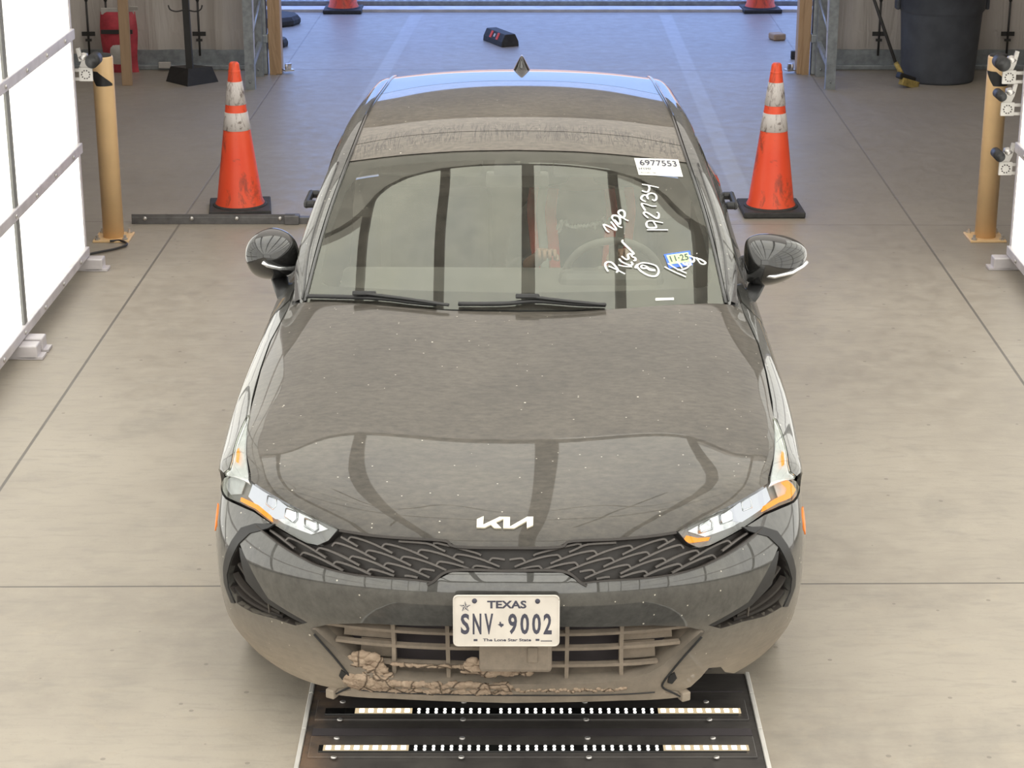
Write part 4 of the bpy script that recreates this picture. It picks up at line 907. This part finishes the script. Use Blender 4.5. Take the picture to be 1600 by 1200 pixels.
# --- license plate
pl=empty('license_plate',(-.001,-.040,.514)); pl.parent=CAR; pl.rotation_euler=(math.radians(90-7),0,math.radians(.9))
def rr(w,h,r,n=5):
    o=[]
    for cx,cy,a0 in ((w/2-r,h/2-r,0),(-w/2+r,h/2-r,90),(-w/2+r,-h/2+r,180),(w/2-r,-h/2+r,270)):
        for i in range(n+1): a=math.radians(a0+90*i/n); o.append((cx+r*math.cos(a),cy+r*math.sin(a)))
    return o
MB().prism(rr(.309,.156,.014),Matrix.Translation((0,0,-.003)),.003).build('plate_sheet',M['plate'],pl)
mb=MB(); o1=rr(.305,.152,.013); mb.tube([(x,y,.0006) for x,y in o1+o1[:1]],.0022,6); mb.build('raised_edge',M['plate'],pl)
S_=.305/1500
def zp(x,y): return ((x-797)*S_,(415-y)*S_)
ink=MB()
for ch,cx,w_ in (('S',210,125),('N',380,125),('V',548,125),('9',888,125),('0',1060,125),('0',1228,125),('2',1387,118)):
    x,y=zp(cx,462); ink.add(*fit(ch,x,y,w_*S_,312*S_,.028))
x,y=zp(805,172); ink.add(*fit('TEXAS',x,y,560*S_,118*S_,.035))
x,y=zp(808,700); ink.add(*fit('The Lone Star State',x,y,690*S_,44*S_,.03))
tx=[(700,430),(722,430),(722,455),(760,462),(758,490),(735,500),(727,518),(705,492),(690,480),(672,470),(700,462)]
ink.add([(*zp(a,b),.0004) for a,b in tx],[tuple(range(len(tx)))[::-1]])
cx,cy=zp(212,205)
for k in range(5):
    a=math.pi/2+k*2*math.pi/5; 
    for sg in (1,):
        t=(cx+math.cos(a)*.0165,cy+math.sin(a)*.0165); m_=(cx+math.cos(a-sg*.628)*.0062,cy+math.sin(a-sg*.628)*.0062)
        ink.add([(cx,cy,.0004),(*m_,.0004),(*t,.0004)],[(0,1,2)])
        l=MB().tube([(cx+math.cos(a+.628)*.0062,cy+math.sin(a+.628)*.0062,.0004),(*t,.0004)],.0004,4); ink.add(l.v,l.f)
for k in range(9): ink.add([(*zp(1292+k*18,706),.0004),(*zp(1304+k*18,708),.0004),(*zp(1304+k*18,728),.0004),(*zp(1292+k*18,725),.0004)],[(0,3,2,1)])
ink.build('plate_lettering',M['ink'],pl)
bo=MB()
for x_,y_ in ((345,118),(1243,122)):
    a,b=zp(x_,y_); MB().lathe([(.0075,0),(.0072,.002),(.004,.003)],(a,b,0),n=14).build('plate_screw',M['ink'],pl)
for x_,y_ in ((358,703),(1243,700)):
    a,b=zp(x_,y_); MB().box((a,b,.0004),(.011,.006,.001),bev=.0003).build('plate_slot',M['ink'],pl)
MB().box((0,.0,-.009),(.29,.13,.014),bev=.004).build('plate_bracket',M['black'],pl)
# --- wipers
for nm,pts,arm in (('passenger',[(-.975,.012),(-.80,.020),(-.62,.022),(-.47,.010),(-.36,.004)],[(-.70,.030),(-.50,.012),(-.30,-.012)]),('driver',[(-.26,.008),(-.05,.012),(.10,.024),(.28,.010),(.42,.002)],[(.06,.034),(.25,.010),(.42,-.010)])):
    g=empty('wiper'); g.parent=CAR
    MB().tube([on(NW,u,v+.006,.014) for u,v in [tuple(p)[:2] for p in catmull([(a,b,0) for a,b in pts],6)]],.009,8,flat=.9).build('wiper_blade',M['black'],g)
    MB().tube([on(NW,u,v+.004,.030) for u,v in [tuple(p)[:2] for p in catmull([(a,b,0) for a,b in arm],6)]],.009,8,flat=.6).build('wiper_arm',M['black'],g)
    c=on(NW,arm[0][0],arm[0][1]+.004,.030); MB().box(c,(.085,.022,.016),(-.4,0,0),bev=.004).build('wiper_clip',M['black'],g)
# --- mirrors
def mirror_unit(s_,yaw,sc,pos):
    g=empty('side_mirror',pos); g.parent=CAR
    R=Euler((0,0,yaw)).to_matrix()
    # housing cross-sections across x
    secs=[(-.118,.045,.060,-.020,.004),(-.110,.085,.085,-.012,.0),(-.075,.118,.100,-.002,.0),(-.02,.128,.100,.004,.0),(.035,.118,.088,.006,.002),(.08,.090,.066,.004,.008),(.108,.055,.040,.0,.014),(.122,.022,.018,.0,.018)]
    vs=[];N=20
    for x,dy,dz,oy,oz in secs:
        for i in range(N):
            a=2*math.pi*i/N; cy=-math.cos(a); cz=math.sin(a)
            yy=cy*dy*(1.0 if cy<0 else .42); zz=(abs(cz)**.85)*(1 if cz>0 else -1)*dz
            vs.append(R@Vector((s_*x*sc,yy+oy,zz+oz)))
    m=len(secs); F=[(k*N+i,k*N+(i+1)%N,(k+1)*N+(i+1)%N,(k+1)*N+i) for k in range(m-1) for i in range(N)]+[tuple(range(N))[::-1],tuple((m-1)*N+i for i in range(N))]
    if s_<0: F=[f[::-1] for f in F]
    h=MB().add(vs,F,True).build('mirror_housing',M['blackg'],g); sub=h.modifiers.new('s','SUBSURF'); sub.levels=2; sub.render_levels=2
    tp=[(-.09,-.034),(-.02,-.036),(.05,-.026),(.095,-.010),(.112,.004)]
    MB().tube([R@Vector((s_*x*sc,-.118+abs(x+.01)**1.6*1.6,z)) for x,z in tp],.007,8).build('turn_signal_strip',M['refl'],g)
    MB().box(R@Vector((-s_*.075*sc,-.045,-.035)),(.05,.09,.05),(0,0,yaw),bev=.012).build('camera_pod',M['black'],g)
    a=R@Vector((-s_*.06*sc,-.02,-.075)); b=Vector((s_*.86,pos[1]-.14,.905))-Vector(pos)
    MB().tube([a,a*.5+b*.5+Vector((0,0,-.012)),b],[.034,.030,.030],12,flat=.6).build('mirror_stalk',M['black'],g)
    MB().add([R@Vector((s_*x*sc*.92,.034,z*.9)) for x,z in [(-.10,-.05),(0,-.075),(.08,-.045),(.10,.01),(.06,.055),(-.02,.072),(-.09,.05)]],[tuple(range(7))]).build('mirror_glass',M['chrome'],g)
mirror_unit(1,.10,1.0,(.970,2.03,1.03)); mirror_unit(-1,1.0,.80,(-.950,2.03,1.035))
# --- wheels
def wheel(x,y,s_):
    g=empty('wheel',(x,y,.335)); g.parent=CAR
    D_=Matrix.Diagonal((s_,1,1))
    MB().lathe([(.225,-.10),(.30,-.115),(.33,-.09),(.336,-.05),(.336,.05),(.33,.09),(.30,.112),(.228,.10)],n=48,ax='X',R=D_,caps=False).build('tyre',M['tyre'],g)
    q=MB().lathe([(.232,.10),(.215,.095),(.205,.02),(.06,.02),(.055,.07),(.02,.075)],n=40,ax='X',R=D_)
    for k in range(10):
        a=k*math.pi/5; c=Vector((s_*.07,math.cos(a)*.13,math.sin(a)*.13)); q.box(c,(.025,.19,.028),(a,0,0))
    q.build('rim',M['rim'],g)
for x,y,s_ in ((.80,.955,1),(-.80,.955,-1),(.80,3.80,1),(-.80,3.80,-1)): wheel(x,y,s_)
# --- mud caked on the lip and in the lower grille
def clump(name,cells,seed):
    rnd=random.Random(seed); mb=MB()
    for (u,v,r) in cells:
        bm=bmesh.new(); bmesh.ops.create_icosphere(bm,subdivisions=2,radius=r)
        c=on(NF,u,v,.010 if v<.26 else (.026 if abs(u)<.14 else .0))
        ph=[rnd.random()*9 for _ in range(3)]
        for w_ in bm.verts:
            d=w_.co.normalized(); f=1+.22*math.sin(7*d.x+ph[0])*math.sin(6*d.y+ph[1])+.16*math.sin(13*d.z+ph[2])*math.sin(11*d.x)+.06*rnd.uniform(-1,1)
            w_.co=Vector((d.x*r*f*1.15,d.y*r*f*.62,d.z*r*f*.75))+c
        bm.verts.index_update(); mb.add([w_.co for w_ in bm.verts],[[w_.index for w_ in f.verts] for f in bm.faces],True); bm.free()
    return mb.build(name,M['mud'],CAR)
rnd=random.Random(3)
cells=[]
for i in range(95):
    v=.228+.105*rnd.random()**1.2; t=(v-.228)/.105; a=-.475+.0*t; b=-.325-.07*t
    cells.append((a+(b-a)*rnd.random(),v,.009+.010*rnd.random()))
cells+=[(-.475+i*.0062,.236+.014*rnd.random(),.007+.009*rnd.random()) for i in range(78)]+[(-.475+i*.0066,.212+.012*rnd.random(),.006+.008*rnd.random()) for i in range(74)]
tag(clump('caked_mud',cells,1),'caked brown mud along the lower lip',kind='stuff')
cells=[(-.115+.05*rnd.random(),.318+.04*rnd.random(),.010+.010*rnd.random()) for i in range(16)]+[(-.07+.14*rnd.random(),.30+.05*rnd.random(),.008+.011*rnd.random()) for i in range(44)]+[(-.34+i*.008,.303+.004*rnd.random(),.006+.003*rnd.random()) for i in range(33)]+[(.03+i*.011,.222+.010*rnd.random(),.005+.004*rnd.random()) for i in range(30)]
tag(clump('caked_mud',cells,2),'mud clods on the grille slats and radar cover',kind='stuff')
# --- interior
it=M['seat']
MB().box((0,1.95,.86),(1.36,.62,.10),(.10,0,0),bev=.03).box((.36,2.15,.90),(.40,.22,.10),(-.2,0,0),bev=.03).box((0,2.22,.70),(1.36,.12,.34),bev=.03).build('dashboard',M['dash'],CAR)
def seat(x,y,w_=.50):
    g=empty('front_seat' if w_<.8 else 'rear_seat',(x,y,0)); g.parent=CAR
    MB().box((0,0,.42),(w_,.50,.16),(.08,0,0),bev=.05).build('seat_cushion',it,g)
    MB().box((0,.30,.74),(w_*.96,.14,.62),(-.28,0,0),bev=.05).build('seat_back',it,g)
    for dx in ((0,) if w_<.8 else (-.36,.36)): MB().box((dx,.43,1.08),(.26,.09,.17),(-.2,0,0),bev=.035).build('headrest',it,g)
seat(.36,2.78); seat(-.36,2.78); seat(0,3.62,1.2)
MB().box((0,2.7,.27),(1.66,2.5,.05)).build('cabin_floor',M['dash'],CAR)
for s_ in(1,-1): MB().box((s_*.80,2.62,.62),(.05,2.2,.66),bev=.02).build('door_card',M['dash'],CAR)
g=empty('steering_wheel',(.37,2.22,.90)); g.parent=CAR; g.rotation_euler=(math.radians(-65),0,0)
MB().tube([(math.cos(a)*.185,math.sin(a)*.185,0) for a in np.linspace(0,2*math.pi,40)],.015,8).build('rim',M['dash'],g)
MB().box((0,0,0),(.14,.10,.04),bev=.015).box((0,0,0),(.34,.035,.02),bev=.006).box((0,-.09,0),(.035,.17,.02),bev=.006).build('hub',M['dash'],g)
q=on(NW,0,.80,-.07); MB().box(q,(.24,.03,.065),(.2,0,0),bev=.012).tube([q,q+Vector((0,.0,.07))],.012,8).build('rear_view_mirror',M['dash'],CAR)
for s_ in(1,-1): MB().box(on(NW,s_*.52,.86,-.06)+Vector((0,.06,.0)),(.40,.14,.015),(.3,0,0),bev=.005).build('sun_visor',M['dash'],CAR)
# --- stickers and handwriting on the glass
def wquad(name,q,mat,off=.002,parent=None,n=4):
    mb=MB(); vs=[]
    for i in range(n+1):
        for j in range(n+1):
            s1=i/n;t1=j/n; a=[q[3][k]*(1-s1)*(1-t1)+q[2][k]*s1*(1-t1)+q[0][k]*(1-s1)*t1+q[1][k]*s1*t1 for k in (0,1)]
            vs.append(on(NW,a[0],a[1],off))
    return mb.add(vs,[(i*(n+1)+j,(i+1)*(n+1)+j,(i+1)*(n+1)+j+1,i*(n+1)+j+1) for i in range(n) for j in range(n)],True).build(name,mat,parent or CAR)
def wtext(name,body,q,x0,x1,y0,y1,mat,parent,bold=.0,off=.004):
    vs,fs=fit(body,(x0+x1)/2,(y0+y1)/2,x1-x0,y1-y0,bold); P=[]
    for x,y,z in vs:
        s1,t1=x,y; a=[q[3][k]*(1-s1)*(1-t1)+q[2][k]*s1*(1-t1)+q[0][k]*(1-s1)*t1+q[1][k]*s1*t1 for k in (0,1)]
        P.append(on(NW,a[0],a[1],off))
    return MB().add(P,fs).build(name,mat,parent)
Q=[(.674,.863),(.940,.882),(.935,.757),(.680,.749)]
st=wquad('auction_sticker',Q,M['paper'])
wtext('sticker_number','6977553',Q,.09,.93,.54,.88,M['ink'],st,.012); wtext('sticker_code','HYMF',Q,.04,.32,.27,.42,M['ink'],st,.0); wtext('sticker_small_print','0KXX18921 VI80',Q,.05,.40,.08,.17,M['ink'],st,.0)
B1=[(.732,.278),(.869,.300),(.867,.216),(.747,.200)]; T1=[(.744,.271),(.857,.289),(.858,.235),(.756,.221)]
bs=wquad('registration_sticker',B1,M['blue']); wquad('green_field',T1,M['green'],.003,bs); wtext('sticker_date','11\u00b725',T1,.10,.95,.20,.85,M['ink'],bs,.01,.005)
V1=[(.661,.048),(.749,.047),(.748,.034),(.659,.035)]; wquad('dash_number_plate',V1,M['paper'],.001)
STROKES=[[(0.686, 0.689), (0.728, 0.684), (0.776, 0.674)], [(0.722, 0.683), (0.723, 0.668), (0.714, 0.65), (0.701, 0.643), (0.678, 0.65)], [(0.726, 0.6), (0.735, 0.593), (0.748, 0.605), (0.75, 0.626), (0.736, 0.637), (0.715, 0.635), (0.7, 0.62), (0.702, 0.602), (0.699, 0.62), (0.684, 0.624), (0.668, 0.61), (0.668, 0.596), (0.687, 0.585)], [(0.739, 0.56), (0.716, 0.559), (0.664, 0.573), (0.675, 0.531)], [(0.735, 0.523), (0.744, 0.515), (0.74, 0.495), (0.726, 0.487), (0.686, 0.517), (0.668, 0.52), (0.666, 0.507), (0.683, 0.487)], [(0.757, 0.459), (0.713, 0.468), (0.68, 0.467), (0.668, 0.45), (0.675, 0.43), (0.707, 0.429), (0.718, 0.437), (0.708, 0.465)], [(0.668, 0.416), (0.775, 0.418)], [(0.471, 0.399), (0.459, 0.409), (0.447, 0.443), (0.479, 0.429), (0.502, 0.413), (0.508, 0.421), (0.487, 0.46)], [(0.541, 0.427), (0.522, 0.435), (0.499, 0.472), (0.494, 0.483), (0.501, 0.496), (0.516, 0.497), (0.531, 0.489), (0.535, 0.467), (0.531, 0.447), (0.521, 0.452), (0.506, 0.472)], [(0.578, 0.467), (0.561, 0.476), (0.533, 0.506), (0.533, 0.52), (0.546, 0.529), (0.56, 0.524), (0.564, 0.507), (0.558, 0.49), (0.547, 0.484), (0.538, 0.492)], [(0.448, 0.185), (0.438, 0.205), (0.437, 0.225), (0.45, 0.235), (0.471, 0.23), (0.492, 0.202), (0.495, 0.19), (0.487, 0.18)], [(0.453, 0.213), (0.489, 0.195), (0.528, 0.172)], [(0.5, 0.219), (0.528, 0.212), (0.566, 0.209)], [(0.508, 0.252), (0.516, 0.238), (0.538, 0.225), (0.561, 0.217), (0.57, 0.225), (0.565, 0.235)], [(0.521, 0.266), (0.541, 0.248), (0.553, 0.253), (0.553, 0.274), (0.568, 0.279), (0.573, 0.263), (0.587, 0.256), (0.586, 0.243), (0.576, 0.243)], [(0.565, 0.274), (0.582, 0.279), (0.561, 0.308), (0.538, 0.337), (0.532, 0.348), (0.536, 0.355)], [(0.591, 0.209), (0.599, 0.222), (0.624, 0.23), (0.659, 0.224), (0.686, 0.211), (0.694, 0.185), (0.682, 0.163), (0.662, 0.158), (0.635, 0.166), (0.607, 0.186), (0.593, 0.204), (0.582, 0.204), (0.587, 0.214), (0.595, 0.221)], [(0.678, 0.191), (0.651, 0.199), (0.636, 0.211), (0.618, 0.217), (0.61, 0.209), (0.618, 0.201), (0.637, 0.201), (0.652, 0.191), (0.678, 0.188)], [(0.726, 0.208), (0.766, 0.182), (0.823, 0.151)], [(0.746, 0.226), (0.783, 0.197), (0.829, 0.171)], [(0.789, 0.237), (0.803, 0.221), (0.812, 0.199)], [(0.786, 0.19), (0.81, 0.191), (0.838, 0.202), (0.845, 0.215), (0.83, 0.22), (0.819, 0.228)], [(0.835, 0.226), (0.855, 0.228), (0.858, 0.22), (0.845, 0.212)], [(0.853, 0.272), (0.875, 0.261), (0.881, 0.247), (0.873, 0.235), (0.861, 0.236), (0.859, 0.25)], [(0.861, 0.264), (0.891, 0.255), (0.908, 0.225), (0.926, 0.221), (0.934, 0.23), (0.914, 0.247), (0.9, 0.251), (0.892, 0.258)], [(0.899, 0.282), (0.901, 0.281)]]
for nm,a_,b_ in (('chalk_number',0,7),('chalk_initials',7,10),('chalk_note',10,16),('chalk_circled_letter',16,18),('chalk_signature',18,99)):
    mb=MB()
    for s1 in STROKES[a_:b_]:
        c=[on(NW,p.x,p.y,.003) for p in catmull([(a,b,0) for a,b in s1],4)]; mb.tube(c,.0042,6,flat=.5)
    mb.build(nm,M['chalk'],CAR)
# --- the driver
def skin_mesh(name,chains,mat,parent,sub=2):
    bm=bmesh.new(); sk=bm.verts.layers.skin.verify()
    keys={}
    first_=True
    for ch in chains:
        prev=None
        for (p,r) in ch:
            k=tuple(round(c,3) for c in p)
            if k in keys: v=keys[k]
            else:
                v=bm.verts.new(p); keys[k]=v; rr_=r if isinstance(r,tuple) else (r,r); v[sk].radius=rr_
                if first_: v[sk].use_root=True; first_=False
            if prev is not None and bm.edges.get((prev,v)) is None: bm.edges.new((prev,v))
            prev=v
    me=bpy.data.meshes.new(name); bm.to_mesh(me); bm.free(); me.materials.append(mat)
    o=bpy.data.objects.new(name,me); COL.objects.link(o); o.parent=parent
    m=o.modifiers.new('skin','SKIN'); m.use_smooth_shade=True; s1=o.modifiers.new('sub','SUBSURF'); s1.levels=sub; s1.render_levels=sub
    return o
Mx=CAR.matrix_basis if True else None
bpy.context.view_layer.update()
DR=empty('person',CAR.matrix_world@Vector((.255,2.74,.55)),math.radians(-.9),'driver in a dark sweatshirt with script lettering and red-white sleeve stripes, hands on the wheel','person')
pel=(0,0,.10); wst=(0,.04,.24); ch=(0,.09,.42); nk0=(0,.10,.56); nk=(0,.09,.63); hd=(0,.07,.71); tp=(0,.06,.80)
def arm(s_): return [(ch,(.15,.10)),((s_*.15,.09,.50),.07),((s_*.21,.04,.42),.052),((s_*.24,-.10,.26),.044),((s_*.20,-.30,.34),.034),((s_*.165,-.385,.40),.026),((s_*.15,-.425,.425),(.034,.018))]
def fingers(s_):
    out=[]; b=(s_*.15,-.425,.425)
    for k in range(4):
        x=s_*(.172-.020*k); L=(.052,.060,.056,.044)[k]
        out.append([(b,(.034,.018)),((x,-.455,.440-.004*k),.0095),((x-s_*.002,-.455-L*.45,.447),.0085),((x-s_*.004,-.46-L*.62,.425),.008),((x-s_*.004,-.445-L*.5,.405),.007)])
    out.append([(b,(.034,.018)),((s_*.118,-.435,.425),.010),((s_*.100,-.462,.418),.009),((s_*.098,-.482,.405),.008)])
    return out
def leg(s_): return [(pel,(.15,.11)),((s_*.10,-.02,.08),.085),((s_*.14,-.24,.14),.075),((s_*.14,-.42,.15),.058),((s_*.13,-.58,-.04),.048),((s_*.13,-.70,-.18),.036),((s_*.13,-.80,-.185),.032)]
body=[[(pel,(.15,.11)),(wst,(.135,.10)),(ch,(.15,.10)),(nk0,.055),(nk,.052),(hd,(.072,.085)),(tp,(.062,.075))]]
for s_ in(1,-1): body+= [arm(s_)]+fingers(s_)+[leg(s_)]
skin_mesh('body',body,M['skin'],DR)
skin_mesh('sweatshirt',[[((0,0,.08),(.17,.13)),((0,.04,.24),(.165,.125)),((0,.08,.42),(.18,.13)),((0,.10,.54),(.09,.08))]]+[[((0,.08,.42),(.18,.13)),((s_*.16,.09,.49),.088),((s_*.225,.03,.41),.068),((s_*.255,-.10,.255),.060),((s_*.215,-.29,.335),.045)] for s_ in(1,-1)],M['hoodie'],DR)
skin_mesh('trousers',[[((0,0,.08),(.165,.125)),((s_*.11,-.04,.08),.10),((s_*.14,-.24,.14),.088),((s_*.14,-.42,.15),.072),((s_*.13,-.58,-.04),.06),((s_*.13,-.69,-.17),.05)] for s_ in(1,-1)],M['jeans'],DR)
hb=MB(); vs=[]
bmh=bmesh.new(); bmesh.ops.create_uvsphere(bmh,u_segments=20,v_segments=14,radius=1)
for v in bmh.verts: v.co=Vector((v.co.x*.088,v.co.y*.100+.078,v.co.z*.085+.79))
bmh.verts.index_update(); hb.add([v.co for v in bmh.verts if True],[[v.index for v in f.verts] for f in bmh.faces if f.calc_center_median().z>.775 or f.calc_center_median().y>.09],True); bmh.free(); hb.build('hair',M['hair'],DR)
fc=MB().lathe([(.004,0),(.013,-.012),(.010,-.03),(.004,-.055)],(0,-.028,.745),n=10)
fc.build('nose',M['skin'],DR)
e_=MB()
for s_ in(1,-1): e_.lathe([(.001,-.012),(.010,-.006),(.012,0),(.010,.006),(.001,.012)],(s_*.030,-.018,.752),n=12)
e_.build('eyes',M['white'],DR); MB().box((0,-.024,.688),(.045,.012,.010),bev=.003).build('mouth',M['redc'],DR)
for s_ in(1,-1):
    MB().lathe([(.004,-.03),(.014,-.02),(.016,.01),(.006,.03)],(s_*.082,.075,.735),n=10).build('ear',M['skin'],DR)
# sleeve stripes: red-white-red bands down the side and script across the chest
for s_ in (1,-1):
    for k,(dx,mt) in enumerate(((-.01,'redc'),(.027,'whitec'),(.064,'redc'))):
        pts=[(s_*(.125+dx),-.035+dx*.3,.585),(s_*(.135+dx),-.085+dx*.4,.50),(s_*(.125+dx),-.110+dx*.5,.40),(s_*(.115+dx),-.115+dx*.5,.26)]
        MB().tube(catmull(pts,5),.023,8,flat=.35).build('red_stripe' if mt=='redc' else 'white_stripe',M[mt],DR)
sc_=[(390,570),(440,560),(470,480),(480,420),(455,430),(400,540)],[(500,420),(470,430),(480,450)],[(535,400),(530,490),(550,460),(575,490),(600,490),(620,465),(600,490),(640,500),(670,470),(650,500),(690,500),(700,465),(720,495),(740,465),(760,490),(790,460),(810,490),(840,455),(860,480),(890,445),(920,450),(915,470)],[(940,420),(930,525)],[(940,430),(975,440),(945,470)],[(1000,415),(1000,455),(1040,450)],[(1045,365),(1050,370)],[(1060,440),(1090,440),(1080,410),(1060,430)],[(1110,440),(1150,440),(1180,390),(1140,385),(1120,430)],[(1200,430),(1205,380),(1240,380),(1250,425)]
mb=MB()
for s1 in sc_:
    c=catmull([((x-780)/800*.235+.01,-.125+abs(x-800)/800*.03,.450+(480-y)/800*.26) for x,y in s1],3); mb.tube(c,.0065,5)
o=mb.build('chest_script',M['whitec'],DR)
# --- assemble order done
bpy.context.view_layer.update()
